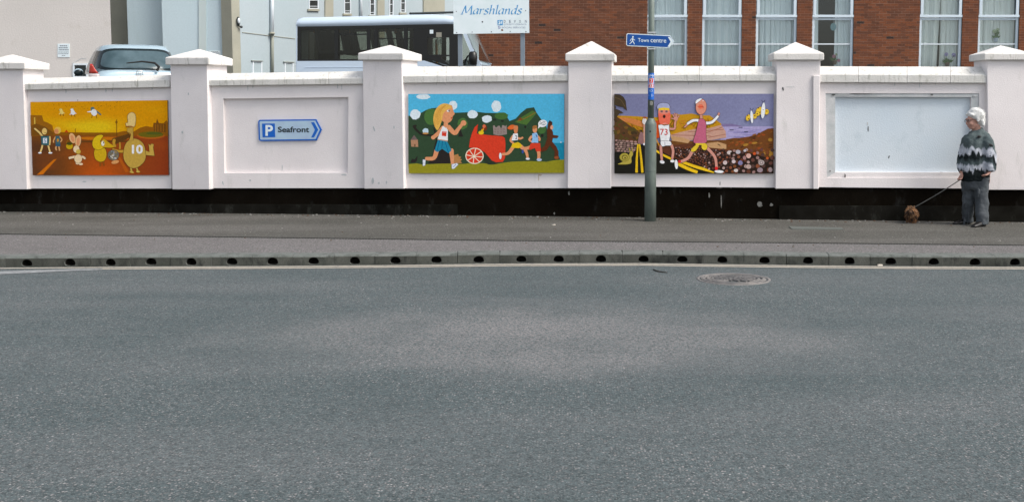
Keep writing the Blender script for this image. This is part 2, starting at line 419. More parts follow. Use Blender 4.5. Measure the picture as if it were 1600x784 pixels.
# kerb of drainage blocks, each with its inlet
HOLES = [-24, 42, 109.5, 173, 236, 299, 362.5, 426, 490, 554.5, 618, 682, 748, 814.5, 873, 939, 1005.5, 1066, 1128.5, 1194.5, 1262.5, 1327.5, 1392, 1459, 1523.5, 1586, 1650]
EXTRA_L = [HOLES[0] - 64.5 * k for k in range(5, 0, -1)]; EXTRA_R = [HOLES[-1] + 64.5 * k for k in range(1, 6)]
HOLES = EXTRA_L + HOLES + EXTRA_R
JOINT = [(a + b) / 2 for a, b in zip(HOLES, HOLES[1:])]
kerb = bpy.data.objects.new('kerb', None); COL.objects.link(kerb); structure(kerb)
for h, j0, j1 in zip(HOLES[1:-1], JOINT, JOINT[1:]):
    a = kerb_pt(j0); b = kerb_pt(j1); t = (b - a).normalized(); nrm = Vector((-t.y, t.x, 0)); L = (b - a).length
    u0 = (kerb_pt(h) - a).dot(t)
    H = KERBZ - ROADZ
    g0 = random.choice((0.0006, 0.001, 0.0025, 0.0035))
    dz = random.uniform(-0.003, 0.003); df = random.uniform(-0.004, 0.004)
    def K(u, d, z): return a + t * u + nrm * (d + df) + Vector((0, 0, z + dz * (z > 0.05)))
    m = MB().use(M_KERB)
    rx, zc, ru, rd = 0.057, 0.034, 0.054, 0.024
    N = 12
    rx *= random.uniform(.94, 1.05); ru *= random.uniform(.9, 1.04); zc += random.uniform(-.004, .003)
    hole = []
    for k in range(2 * N):
        an = math.pi * k / N
        c_, s_ = math.cos(an), math.sin(an)
        sq = 1.0
        hole.append((u0 + rx * (abs(c_) ** 0.9) * (1 if c_ > 0 else -1), zc + (ru if s_ > 0 else rd) * (abs(s_) ** 0.9) * (1 if s_ > 0 else -1)))
    zt = H - 0.022
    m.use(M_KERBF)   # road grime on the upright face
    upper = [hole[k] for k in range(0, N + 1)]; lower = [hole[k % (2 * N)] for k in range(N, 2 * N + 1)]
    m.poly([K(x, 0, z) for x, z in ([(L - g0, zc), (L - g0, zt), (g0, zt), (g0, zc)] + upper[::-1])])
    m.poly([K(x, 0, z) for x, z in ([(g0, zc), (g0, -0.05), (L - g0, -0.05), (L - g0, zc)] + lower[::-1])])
    # rounded arris, top, back, ends
    m.use(M_KERB)
    prof = [(0, zt), (0.006, H - 0.010), (0.018, H - 0.002), (0.03, H), (KB, H), (KB, -0.05)]
    for (d0, z0), (d1, z1) in zip(prof, prof[1:]): m.poly([K(g0, d0, z0), K(L - g0, d0, z0), K(L - g0, d1, z1), K(g0, d1, z1)])
    for u in (g0, L - g0): m.poly([K(u, 0, -0.05)] + [K(u, d, z) for d, z in prof])
    ia = m.add([K(x, 0, z) for x, z in hole]); ic = m.add([K(x, 0.02, z) for x, z in hole]); n2 = 2 * N
    for k in range(n2): m.face((ia[k], ia[(k + 1) % n2], ic[(k + 1) % n2], ic[k]))
    m.use(M_DRAIN)
    ib = m.add([K(x, 0.15, z) for x, z in hole])
    for k in range(n2): m.face((ic[k], ic[(k + 1) % n2], ib[(k + 1) % n2], ib[k]))
    m.face(ib)
    m.build('kerb_stone', None, kerb)

# pavement: upper sheet to the slot, edge strip from slot to kerb
SLOTY = [(15, 366), (400, 371), (800, 376), (1200, 379), (1585, 383)]
def pave_pt(px, t):
    a = kerb_pt(px, KB, KERBZ); b = wall_pt(px); return a.lerp(b, t)
def proj(p):
    v = p - CAM; d = v.y * ct - v.z * st; return (CX + F * v.x / d, CY - F * (v.y * st + v.z * ct) / d)
def pave_at(px, py):
    lo, hi = 0.0, 1.0
    for _ in range(40):
        m_ = (lo + hi) / 2
        if proj(pave_pt(px, m_))[1] > py: lo = m_
        else: hi = m_
    return pave_pt(px, lo)
def slot_pt(px, d=0.0, dz=0.0):
    p = pave_at(px, pw(SLOTY, px)); p = p + Vector((0, d, dz)); return p
pp = list(range(-500, 2101, 50))
up = MB(); lo_ = MB(); sl = MB(); fr = MB()
for a, b in zip(pp, pp[1:]):
    sa, sb = slot_pt(a, 0.05), slot_pt(b, 0.05)
    wa, wb = wall_pt(a), wall_pt(b)
    ma, mb_ = sa.lerp(wa, 0.5), sb.lerp(wb, 0.5)
    up.poly([sa, sb, mb_, ma])
    up.poly([ma, mb_, wb + Vector((0, 0.2, 0)), wa + Vector((0, 0.2, 0))])
    ta, tb = slot_pt(a, -0.05), slot_pt(b, -0.05)
    ka, kb_ = kerb_pt(a, KB + 0.002, KERBZ - 0.003), kerb_pt(b, KB + 0.002, KERBZ - 0.003)
    lo_.poly([ka, kb_, tb, ta])
    sl.poly([ta + Vector((0, -.001, -.05)), tb + Vector((0, -.001, -.05)), sb + Vector((0, .001, -.05)), sa + Vector((0, .001, -.05))])
    for q0, q1 in ((ta, tb), (sa, sb)): fr.poly([q0, q1, q1 + Vector((0, 0, -.05)), q0 + Vector((0, 0, -.05))])
pavement = structure(up.build('pavement', M_PAVE))
structure(lo_.build('pavement_edge', M_STRIP))
slot = tag(sl.build('slot_drain', M_SLOT), 'thin dark slotted drain line running along the middle of the pavement', 'drain')
fr.build('channel_side', M_SLOTBAR, slot)
bars = MB(); px = -60.0
while px < 1680:
    p = slot_pt(px)
    bars.box(p.x - 0.007, p.x + 0.007, p.y - 0.05, p.y + 0.05, p.z - 0.022, p.z - 0.008); px += 4.6
o = bars.build('slot_bar', M_SLOTBAR, slot); o['kind'] = 'stuff'

# ------------------------------------------------------------------ the boundary wall
wall = thing('boundary_wall', 'long white rendered wall with panels, capped pillars and a black painted base', 'wall', wall_pt(900))
def Y_at(px): return pw(WALLY, px)
BAYS = [  # pxL, pxR, bottom y L/R, coping (bottom, front top, ridge) L, R, recess
    (-330, -33, 294, 295, (142, 133.5, 126), (141, 132, 123), None),
    (36, 265, 294.6, 294.6, (140.8, 132, 123), (136.5, 125, 116.8), None),
    (323, 567.5, 294, 294, (134.4, 125.8, 115.4), (131.4, 122.4, 111.5), (348.5, 154.5, 544.5, 270.5)),
    (628.5, 887.5, 294.3, 294, (130, 119.4, 104.4), (126.8, 117.3, 103.3), None),
    (956, 1216, 291.3, 293.2, (127.6, 117.9, 102.9), (126.8, 116.6, 104), None),
    (1281, 1543, 292.4, 294.8, (128.8, 116.6, 103.9), (130, 118, 104.8), (1290, 146, 1530, 278)),
    (1607, 1870, 295, 296, (130.5, 118.5, 105), (131, 119, 105), None)]
BAY_PL = []
for i, (xl, xr, bl, br, cl, cr, rec) in enumerate(BAYS):
    pl = Plane(xl, Y_at(xl), xr, Y_at(xr)); BAY_PL.append(pl)
    m = MB().use(M_WALL)
    out = [(xl - 3, cl[0] - 1), (xl - 3, bl), (xr + 3, br), (xr + 3, cr[0] - 1)]
    fo = [pl.hit(x, y, 0) for x, y in out]; back = [p - pl.n * 0.22 for p in fo]
    if rec is None:
        m.hexa(fo, back)
    else:
        x0, y0, x1, y1 = rec
        inn = [pl.hit(x0, y0, 0), pl.hit(x0 + 2, y1, 0), pl.hit(x1 - 1, y1 - .5, 0), pl.hit(x1, y0 - 2.5 if i == 2 else y0, 0)]
        dp = 0.055 if i == 2 else 0.012
        rin = [p - pl.n * dp for p in inn]
        for k in range(4):
            k2 = (k + 1) % 4
            m.poly([fo[k], fo[k2], inn[k2], inn[k]]); m.poly([inn[k], inn[k2], rin[k2], rin[k]]); m.poly([fo[k], fo[k2], back[k2], back[k]])
        if i == 2: m.poly(rin)
        else:
            x0, y0, x1, y1 = 1305, 151.5, 1517.5, 269.5
            in2 = [pl.hit(x0, y0, -dp), pl.hit(x0, y1, -dp), pl.hit(x1, y1, -dp), pl.hit(x1, y0 + .5, -dp)]
            ri2 = [p - pl.n * 0.06 for p in in2]
            m.use(M_GREY_STAIN)
            for k in (0, 2, 3):
                k2 = (k + 1) % 4; m.poly([rin[k], rin[k2], in2[k2], in2[k]])
            m.use(M_WALL); m.poly([rin[1], rin[2], in2[2], in2[1]])
            for k in range(4):
                k2 = (k + 1) % 4; m.poly([in2[k], in2[k2], ri2[k2], ri2[k]])
            m.use(M_PANEL_BLUE); m.poly(ri2)
        m.use(M_WALL); m.poly(back)
    m.build('wall_panel', None, wall)
    # coping stones
    n = 1 if i in (0, 6) else 4
    def prof(t):
        px = lerp(xl, xr, t)
        fb = pl.hit(px, lerp(cl[0], cr[0], t), 0.055); ft = pl.hit(px, lerp(cl[1], cr[1], t), 0.055); rg = pl.hit(px, lerp(cl[2], cr[2], t), -0.15)
        bt = ft - pl.n * 0.42; bb = fb - pl.n * 0.42
        mid = ft.lerp(rg, 0.12) + Vector((0, 0, 0.004))
        return [fb, ft, mid, rg, rg - pl.n * 0.05, bt, bb]
    cuts = [0] + [(k + random.uniform(-.12, .12)) / n for k in range(1, n)] + [1]
    Lm = (pl.b - pl.a).length
    for c0, c1 in zip(cuts, cuts[1:]):
        g0 = 0.0015 / Lm
        m = MB().use(M_COPE); ns = 3
        m.loft([prof(lerp(c0 + g0, c1 - g0, k / ns)) for k in range(ns + 1)])
        m.build('coping_stone', None, wall, bevel=0.006)
# pillars
PILLARS = [  # top-left,right ; bottom-left,right, bottom y ; cap l, r, top, bottom ; apex y
    (-33, 35.7, -30, 42.5, 296, -39, 38.5, 98.2, 108.4, 85.5, 0.45),
    (266, 323.4, 269, 327, 296, 258, 326, 90.2, 101.5, 77, 0.46),
    (566.4, 627.6, 569, 631, 295, 559, 629.5, 83.4, 94.2, 70.7, 0.47),
    (888, 956.3, 886.7, 954.5, 294.3, 883.2, 960.6, 84.2, 95.6, 64.3, 0.50),
    (1213.5, 1282, 1211.5, 1279.5, 295, 1208, 1287.8, 83.5, 94.2, 66, 0.50),
    (1542, 1610, 1544.5, 1611, 296.8, 1538, 1615, 83.8, 94.2, 71.4, 0.52)]
for (tl, tr, b0, b1, by, c0, c1, cty, cby, ay, dp) in PILLARS:
    pl = Plane(b0, Y_at(b0), b1, Y_at(b1))
    F0 = 0.075
    m = MB().use(M_WALL)
    m.slab(pl, [(tl, cby - 0.6), (b0, by), (b1, by), (tr, cby - 0.6)], F0, F0 - dp)
    if abs(tl - 1213.5) < 1:
        m.slab(pl, [(1270.5, 118), (1270.5, 295.3), (1279, 295.3), (1281.5, 118)], F0 + 0.03, F0 + 0.001)
    pil = m.build('pillar', None, wall, bevel=0.008)
    m = MB().use(M_CAP)
    fr_ = [pl.hit(c0, cty, F0 + .05), pl.hit(c0, cby, F0 + .05), pl.hit(c1, cby, F0 + .05), pl.hit(c1, cty, F0 + .05)]
    w_ = pl.n * (dp + 0.10); bk = [p - w_ for p in fr_]
    ctr = (fr_[0] + fr_[3] + bk[0] + bk[3]) / 4
    ax = proj(ctr); apex = depth_at(ax[0], ay, ctr.y); apex.x = ctr.x
    m.poly(fr_); m.poly(bk[::-1]); m.poly([fr_[1], fr_[2], bk[2], bk[1]])
    m.poly([fr_[0], fr_[1], bk[1], bk[0]]); m.poly([fr_[2], fr_[3], bk[3], bk[2]])
    for p, q in ((fr_[0], fr_[3]), (fr_[3], bk[3]), (bk[3], bk[0]), (bk[0], fr_[0])): m.poly([p, q, apex])
    # weld by rebuilding shared vertices
    key = {}; nv = []; mp_ = {}
    for i_, v in enumerate(m.v):
        kk = tuple(round(c, 5) for c in v)
        if kk not in key: key[kk] = len(nv); nv.append(v)
        mp_[i_] = key[kk]
    m.v = nv; m.f = [tuple(mp_[i_] for i_ in f) for f in m.f]
    cap = m.build('pillar_cap', None, pil, bevel=0.012)
# plinth along the whole wall
def plinth_run(name, pxa, pxb, ytop, off, m_, top_from=None):
    m = MB().use(m_); st_ = sorted(set([pxa, pxb] + [int(x) for x, _ in WALLY if pxa < x < pxb] + list(range(pxa, pxb, 120))))
    prev = None
    for px in st_:
        q = wall_pt(px); n_ = Vector((-0.1 if px < 600 else -0.02, -1, 0)).normalized()
        n_ = Vector((0, -1, 0))
        y = pw(ytop, px); r_ = ray(px, y); zt = CAMZ + r_.z / r_.y * (q.y - off)
        a = Vector((q.x, q.y - off, zt)); b = Vector((q.x, q.y - off, q.z - 0.08))
        cur = (a, b, a + Vector((0, 0.2, 0)))
        if prev:
            m.poly([prev[0], prev[1], cur[1], cur[0]]); m.poly([prev[0], cur[0], cur[2], prev[2]])
        prev = cur
    return m.build(name, None, wall)
plinth_run('plinth', -330, 1870, [(0, 293), (900, 290), (1600, 292)], -0.03, M_PLINTH)
M_STEP = mat('plinth_foot_paint', (0.0065, 0.006, 0.0045, 1), 0.95, var=(0.015, 0.0145, 0.012, 1), vscale=4, var2=(0.045, 0.046, 0.04, 1), v2scale=7, v2stretch=(1, 1, .5), v2lo=.55, v2hi=.8, spec=.03)
plinth_run('plinth_foot', -330, 714, [(0, 319), (714, 319.8)], 0.005, M_STEP)
plinth_run('plinth_foot', 1219, 1870, [(1219, 321.5), (1600, 322.5)], 0.005, M_STEP)
# marks: chips and scuffs in the paint, thin flakes on the surface
def flake(pl, px, py, w, h, m_, off, name='paint_chip', lean=0.0, n=9):
    pts = [(px + math.cos(2 * math.pi * k / n) * w / 2 * random.uniform(.55, 1.1) + lean * math.sin(2 * math.pi * k / n), py + math.sin(2 * math.pi * k / n) * h / 2 * random.uniform(.7, 1.1)) for k in range(n)]
    m = MB(); m.slab(pl, pts, off + 0.0025, off - 0.001); return m.build(name, m_, wall)
b5 = BAY_PL[5]; b4 = BAY_PL[4]; b3 = BAY_PL[3]; b2 = BAY_PL[2]
for a in ((b5, 1355.5, 193, 2, 6, M_GREY_STAIN, -.072), (b5, 1356.5, 201, 1.8, 11, M_DARKSTAIN, -.072, 'scuff'), (b5, 1389, 245.5, 2.2, 5, M_DARKSTAIN, -.072, 'scuff', -.6), (b5, 1320.5, 274.5, 2.6, 7, M_DARKSTAIN, 0), (b5, 1297, 267.5, 1.8, 3.5, M_DARKSTAIN, 0),
          (b5, 1302, 148.2, 8, 2.6, M_DARKSTAIN, 0.0), (b5, 1318, 147.6, 26, 1.6, M_GREY_STAIN, 0.0), (b5, 1345, 146.6, 40, 1.3, M_DARKSTAIN, 0.0, 'hairline_crack'), (b5, 1456, 148.4, 7, 2.4, M_DARKSTAIN, 0.0), (b5, 1524, 149.5, 9, 4, M_GREY_STAIN, 0.0), (b5, 1471, 269.6, 6, 2, M_WALL, 0.0),
          (b4, 1125, 287, 1.6, 8, M_DARKSTAIN, 0.0), (b4, 1127, 314, 1.8, 22, M_CHIP, -.028), (b4, 1108, 305, 3, 9, M_CHIP, -.028), (b4, 1187, 319, 12, 9, M_CHIP, -.028), (b4, 1205, 320, 7, 5, M_CHIP, -.028), (b4, 1158, 312, 6, 6, M_STEP, -.028), (b4, 1102, 319, 2.5, 8, M_STEP, -.028), (b4, 1032, 298, 4, 10, M_STEP, -.028), (b4, 1063, 299, 3, 9, M_STEP, -.028),
          (b4, 1124, 293.6, 12, 1.6, M_CHIP, -.027), (b4, 1142, 293.6, 5, 1.4, M_CHIP, -.027), (b3, 841.5, 277.5, 2.4, 12, M_RUST, 0.0, 'rust_mark'), (b3, 844, 273.5, 7, 3, M_RUST, 0.0, 'rust_mark'), (b3, 889, 302, 2.6, 8, M_CHIP, -.028), (b3, 866, 333.5, 3, 4, M_CHIP, -.028),
          (b3, 645, 303, 14, 12, M_STEP, -.028), (b3, 672, 324, 3, 8, M_STEP, .009), (b3, 690, 322, 3, 6, M_STEP, .009), (b2, 348.5, 286, 3, 7, M_GREY_STAIN, 0.0, 'paint_chip', 1), (b2, 391, 282, 4, 3.5, M_GREY_STAIN, 0.0), (b2, 538, 273, 10, 3, M_GREY_STAIN, 0.0), (b2, 441, 262, 1.2, 12, M_GREY_STAIN, -.053)):
    flake(*a)
rnd = random.Random(33)
for bi, y0 in ((1, 141), (2, 134), (3, 130), (4, 129), (5, 131)):
    xl, xr = BAYS[bi][0] + 8, BAYS[bi][1] - 8
    for k in range(4):
        x = rnd.uniform(xl, xr); h_ = rnd.uniform(4, 11); yb = lerp(BAYS[bi][4][0], BAYS[bi][5][0], (x - xl) / (xr - xl))
        flake(BAY_PL[bi], x, yb + h_ / 2 - 1, rnd.uniform(.8, 1.8), h_, M_GREY_STAIN, 0.0, 'drip_stain')
    for k in range(rnd.choice((0, 1, 2))):
        x = rnd.uniform(xl, xr); flake(BAY_PL[bi], x, rnd.uniform(276, 291), rnd.uniform(1.5, 9), rnd.uniform(1, 3), M_GREY_STAIN, 0.0, 'scuff')
p3 = Plane(569, Y_at(569), 631, Y_at(631)); p5 = Plane(1211, Y_at(1211), 1280, Y_at(1280)); p2 = Plane(269, Y_at(269), 327, Y_at(327))
for a in ((p3, 584.5, 201.5, 3, 9, M_GREY_STAIN, .075, 'scuff', 1.5), (p3, 616, 199, 3, 5, M_GREY_STAIN, .075, 'scuff'), (p3, 582.5, 283, 5, 11, M_GREY_STAIN, .075), (p3, 604, 285, 3, 5, M_GREY_STAIN, .075), (p3, 592, 286, 4, 4, M_GREY_STAIN, .075),
          (p5, 1223.5, 139, 2.6, 7, M_DARKSTAIN, .075, 'scuff', .6), (p5, 1236, 136, 20, 1, M_GREY_STAIN, .075, 'hairline_crack'), (p2, 294.5, 147, 2, 5, M_GREY_STAIN, .075, 'scuff'), (p2, 285, 207, 4, 5, M_GREY_STAIN, .075, 'scuff')):
    flake(*a)

# manhole cover in the road, utility cover in the pavement, twig
c = ground_at(1146, 436, ROADZ); RM = 0.335
mh = thing('manhole_cover', 'round ribbed cast iron manhole cover set in the road near the kerb', 'manhole cover', (c.x, c.y, ROADZ))
m = MB().use(M_IRON); m.smooth = True; m.lathe(c + Vector((0, 0, 0)), [(RM + .03, -.02), (RM + .03, .005), (RM + .004, .006), (RM, -.01)], 40, False); m.build('frame', None, mh)
m = MB().use(M_IRON_DARK); m.lathe(c, [(RM - .004, -.02), (RM - .004, .0015)], 40); m.build('lid', None, mh)
for cx_, k0 in ((-0.16, 0), (0.16, 0)):
    for rr in (0.05, 0.095, 0.14):
        m = MB().use(M_IRON)
        m.lathe(c + Vector((cx_, 0, 0)), [(rr + .012, .0015), (rr + .009, .012), (rr - .009, .012), (rr - .012, .0015)], 26, False); m.build('rib', None, mh)
for rr in (0.255, 0.31):
    m = MB().use(M_IRON); m.lathe(c, [(rr + .012, .0015), (rr + .01, .009), (rr - .01, .009), (rr - .012, .0015)], 36, False); m.build('rib', None, mh)
for k in range(-3, 4):
    x0 = k * 0.055; m = MB().use(M_IRON)
    dv = Vector((0.10, -0.19, 0)); s_ = 1 - abs(k) * .14
    m.tube([c + Vector((x0, 0, .008)) - dv * s_, c + Vector((x0, 0, .008)) + dv * s_], 0.010, 6); m.build('rib', None, mh)
q = [pave_at(1235, 354.3), pave_at(1318, 356.5), pave_at(1321, 359), pave_at(1240, 358.6)]
m = MB(); m.hexa([p + Vector((0, 0, .008)) for p in q], [p - Vector((0, 0, .01)) for p in q])
uc = tag(m.build('patch_cover', mat('cover_grey', (0.095, 0.105, 0.095, 1), .85, fine=.2), base=q[0]), 'flat pale grey access cover let into the pavement near the wall', 'access cover')
pts = [ground_at(x, y, ROADZ + .006) for x, y in ((1021, 421), (1027, 423.4), (1034, 424.8), (1043, 425.5))]
tag(MB().tube(pts, [.007, .008, .007, .004], 6).build('twig', mat('bark', (.03, .026, .02, 1), .9), base=pts[0]), 'thin dark bent twig lying on the road near the kerb', 'twig')
for (x, y, s_, lab) in ((963, 409.5, .02, 'crumpled orange and white wrapper scrap on the road against the kerb'), (865, 352, .02, 'pale scrap of litter lying on the pavement left of the signpost'), (1375, 415.5, .016, 'tiny white scrap of litter beside the yellow lines by the kerb')):
    p = pave_at(x, y) if y < 400 else ground_at(x, y, ROADZ)
    m = MB(); rnd = [(random.uniform(.6, 1.2)) for _ in range(7)]
    m.hexa([p + Vector((math.cos(k * .9) * s_ * 1.8 * rnd[k], math.sin(k * .9) * s_ * rnd[k], .016 * rnd[-k])) for k in range(7)], [p + Vector((math.cos(k * .9) * s_ * 1.6 * rnd[k], math.sin(k * .9) * s_ * rnd[k], 0.001)) for k in range(7)])
    tag(m.build('litter', mat('paper_white', (.6, .55, .47, 1), .9, fine=.2, fscale=200), base=p), lab, 'litter')

# raised car park behind the wall
m = MB(); zs = 1.2
rows = [(0.4, 1.2), (5, 1.2), (12, 1.3), (70, 1.35)]
prev = None
for px in range(-500, 2101, 100):
    w0 = wall_pt(px)
    cur = [Vector((w0.x * (w0.y + d) / w0.y, w0.y + d, z)) for d, z in rows]
    cur.insert(0, Vector((cur[0].x, cur[0].y, -0.1)))
    if prev:
        for k in range(len(cur) - 1): m.poly([prev[k], cur[k], cur[k + 1], prev[k + 1]])
    prev = cur
structure(m.build('car_park', M_SOIL))

# grit and leaf litter gathered at the foot of the wall, and weeds in the joint
grit = MB(); rnd = random.Random(21)
M_GRIT = [mat('pale_grit', (.30, .29, .27, 1), .9), mat('brown_leaf_litter', (.10, .06, .035, 1), .9), mat('grey_grit', (.14, .14, .13, 1), .9)]
for k in range(520):
    px = rnd.uniform(-60, 1660); t_ = 1 - min(.5, abs(rnd.gauss(0, .05))) - .004
    if k % 4 == 0: t_ = rnd.uniform(.05, .98)
    p = pave_pt(px, t_) - Vector((0, .02, 0)); r_ = rnd.uniform(.004, .011) * (1.3 if t_ > .9 else 1)
    grit.use(rnd.choices(M_GRIT, (3, 3, 4))[0])
    q = [p + Vector((math.cos(a) * r_ * rnd.uniform(.7, 1.6), math.sin(a) * r_, 0)) for a in (0, 1.3, 2.5, 3.8, 5)]
    grit.hexa(q, [v + Vector((0, 0, r_ * rnd.uniform(.4, .9))) for v in q])
o = grit.build('grit', None); o['kind'] = 'stuff'; tag(o, 'scattered grit and leaf crumbs along the foot of the white wall', 'grit')

# ------------------------------------------------------------------ murals: painted boards, every painted patch a thin skin of paint
class Art:
    def __init__(s, pl, ox, oy, sc, quad, off):
        s.pl, s.ox, s.oy, s.sc, s.off = pl, ox, oy, sc, off
        s.quad = quad; s.v = []; s.f = []; s.c = []; s.layer = 0
    def at(s, x, y, o=None): return s.pl.hit(s.ox + x / s.sc, s.oy + y / s.sc, s.off + s.layer * 0.00003 if o is None else o)
    def raw(s, pts, col):
        i = len(s.v); s.v.extend(s.at(x, y) for x, y in pts); s.f.append(tuple(range(i, i + len(pts)))); s.c.append(col)
    def nxt(s): s.layer += 1
    def poly(s, col, pts, smooth=False, out=None, ow=5):
        if smooth: pts = catmull(pts)
        if out:
            s.nxt(); cl = pts + [pts[0], pts[1]]; n = len(cl)
            L = stroke(cl, ow); h = len(L) // 2
            a, b = L[1:h - 1], L[h + 1:-1][::-1]
            for k in range(len(a) - 1): s.raw([a[k], a[k + 1], b[k + 1], b[k]], out)
        s.nxt(); s.raw(pts, col)
    def ell(s, col, cx, cy, rx, ry, rot=0, n=20, out=None, ow=5, wob=0):
        c_, s_ = math.cos(R(rot)), math.sin(R(rot)); pts = []
        for k in range(n):
            t = 2 * math.pi * k / n; f = 1 + (random.uniform(-wob, wob) if wob else 0)
            x, y = rx * f * math.cos(t), ry * f * math.sin(t)
            pts.append((cx + x * c_ - y * s_, cy + x * s_ + y * c_))
        s.poly(col, pts, out=out, ow=ow)
    def line(s, col, pts, w, w2=None, smooth=True, out=None, ow=6):
        if smooth and len(pts) > 2: pts = catmull(pts, False)
        if out: s.nxt(); s.raw(stroke(pts, w + ow, None if w2 is None else w2 + ow), out)
        s.nxt(); s.raw(stroke(pts, w, w2), col)
    def grid(s, fn, nx, ny):
        (x0, y0), (x1, y1), (x2, y2), (x3, y3) = s.quad
        def P(u, v): return (lerp(lerp(x0, x1, u), lerp(x3, x2, u), v), lerp(lerp(y0, y1, u), lerp(y3, y2, u), v))
        for j in range(ny):
            for i in range(nx):
                cs = [(i / nx, j / ny), (i / nx, (j + 1) / ny), ((i + 1) / nx, (j + 1) / ny), ((i + 1) / nx, j / ny)]
                k = len(s.v); s.v.extend(s.at(*P(u, v)) for u, v in cs); s.f.append((k, k + 1, k + 2, k + 3)); s.c.append([fn(u, v) for u, v in cs])
    def text(s, col, t, x0, y0, x1, y1, weight=0.0, shear=0.0):
        s.nxt(); v, f = text_faces(t, weight, shear); i = len(s.v)
        s.v.extend(s.at(lerp(x0, x1, a), lerp(y1, y0, b)) for a, b in v)
        for q in f: s.f.append(tuple(i + k for k in q)); s.c.append(col)
    def build(s, name, label, group):
        (x0, y0), (x1, y1), (x2, y2), (x3, y3) = s.quad
        base = s.at((x3 + x2) / 2, (y3 + y2) / 2, 0)
        t = thing(name, label, 'mural', base, 0, group)
        m = MB(); fr = [s.at(x, y, s.off - 0.001) for x, y in s.quad]
        m.hexa(fr, [p - s.pl.n * 0.02 for p in fr]); m.build('board', mat('mural_board', (0.12, 0.10, 0.08, 1), 0.7, fine=.1), t)
        me = bpy.data.meshes.new('painting'); me.from_pydata([p - base for p in s.v], [], s.f)
        me.materials.append(M_PAINT)
        ca = me.color_attributes.new('paint', 'FLOAT_COLOR', 'CORNER'); buf = []
        for f, c in zip(s.f, s.c):
            for k in range(len(f)):
                q = c[k] if isinstance(c, list) else c
                buf.extend((min(.85, lin(q[0]) * 1.04), min(.85, lin(q[1]) * 1.04), min(.85, lin(q[2]) * 1.04), 1))
        ca.data.foreach_set('color', buf)
        o = bpy.data.objects.new('painting', me); COL.objects.link(o); o.parent = t
        return t
def mixt(a, b, t): t = max(0, min(1, t)); return tuple(lerp(x, y, t) for x, y in zip(a, b))
OUT = (52, 40, 28); WH = (232, 232, 236)

# -- orange sunset seafront
A = Art(BAY_PL[1], 30, 145, 5.6, [(97, 82), (1297, 66), (1308, 720), (118, 722)], 0.03)
def bg1(u, v):
    n = mnoise.noise(Vector((u * 5, v * 9, 3.1))) * .5
    if v < .43:
        g_ = math.exp(-((u - .48) / .16) ** 2 - ((v - .36) / .10) ** 2) + .45 * math.exp(-((u - .3) / .3) ** 2 - ((v - .33) / .12) ** 2) + n * .5
        return mixt((214, 146, 6), (222, 186, 24), g_)
    c = mixt((128, 74, 22), (150, 66, 26), u)
    c = mixt(c, (192, 84, 20), math.exp(-((u - .5) / .18) ** 2) * ((v - .5) * 2.2))
    c = mixt(c, (92, 56, 32), (1 - u / .32) * 1.3 * (v > .43) * min(1, (v - .42) * 5))
    c = mixt(c, (142, 52, 26), (u - .72) * 3 * (v - .3))
    return mixt(c, (170, 80, 24), n)
A.grid(bg1, 48, 36)
A.poly((150, 96, 20), [(98, 196), (200, 198), (214, 250), (250, 262), (290, 285), (300, 332), (362, 350), (365, 372), (103, 378)])
A.poly((122, 78, 22), [(103, 290), (150, 270), (230, 300), (300, 350), (300, 372), (105, 376)])
A.poly((205, 170, 70), [(128, 218), (140, 215), (142, 275), (130, 275)])
A.poly((138, 86, 16), [(300, 346), (660, 350), (1000, 350), (1000, 384), (302, 372)])
A.poly((196, 112, 16), [(540, 388), (900, 388), (960, 398), (900, 412), (600, 412)], True)
A.poly((104, 64, 24), [(540, 420), (960, 420), (960, 432), (540, 436)])
A.poly((190, 66, 14), [(395, 347), (413, 324), (432, 347)])
A.line((130, 84, 20), [(491, 350), (491, 315)], 6)
A.poly((146, 90, 16), [(860, 376), (870, 345), (920, 334), (1000, 342), (1060, 306), (1110, 292), (1168, 302), (1175, 262), (1198, 264), (1206, 224), (1222, 264), (1262, 268), (1290, 240), (1301, 262), (1303, 380)])
A.poly((118, 74, 22), [(1178, 268), (1196, 268), (1208, 232), (1220, 270), (1282, 274), (1282, 345), (1178, 350)])
for x in (1192, 1214, 1240, 1262): A.line((160, 100, 20), [(x, 280), (x, 340)], 6)
A.ell((178, 92, 26), 1152, 376, 122, 30); A.ell((110, 98, 22), 1152, 366, 112, 26); A.ell((86, 92, 30), 1180, 356, 70, 12)
A.line((112, 70, 20), [(853, 382), (853, 236)], 6); A.ell((128, 84, 16), 851, 258, 10, 13)
A.line((96, 62, 24), [(960, 376), (900, 400), (830, 425)], 34, 60)
A.poly((206, 112, 18), [(152, 720), (300, 586), (330, 578), (208, 714)])
A.poly((182, 90, 22), [(860, 560), (880, 560), (960, 690), (930, 700)])
for (x, y, c, k) in ((372, 170, (224, 200, 110), .8), (470, 172, (226, 226, 224), .9), (655, 172, (226, 226, 224), 1.25)):
    A.line((90, 70, 24), [(x - 12 * k, y + 20), (x - 16 * k, y + 40 * k)], 5); A.line((90, 70, 24), [(x + 14 * k, y + 20), (x + 20 * k, y + 42 * k)], 5)
    if k > 1:
        A.line((86, 110, 112), [(x - 22, y - 20), (x + 20, y - 8), (x + 60, y + 22)], 22, 10); A.line(c, [(x - 22, y - 6), (x - 58, y - 4)], 14, 6); A.ell((86, 112, 112), x - 14, y - 34, 17, 13)
    else:
        A.line(c, [(x, y - 2), (x + 32 * k, y + 12)], 14, 6); A.line(c, [(x - 8, y + 2), (x - 30 * k, y + 20)], 10, 5); A.ell(c, x - 8, y - 24 * k, 14, 12, out=OUT, ow=3)
    A.ell(c, x, y + 2, 20 * k, 24 * k, -20)
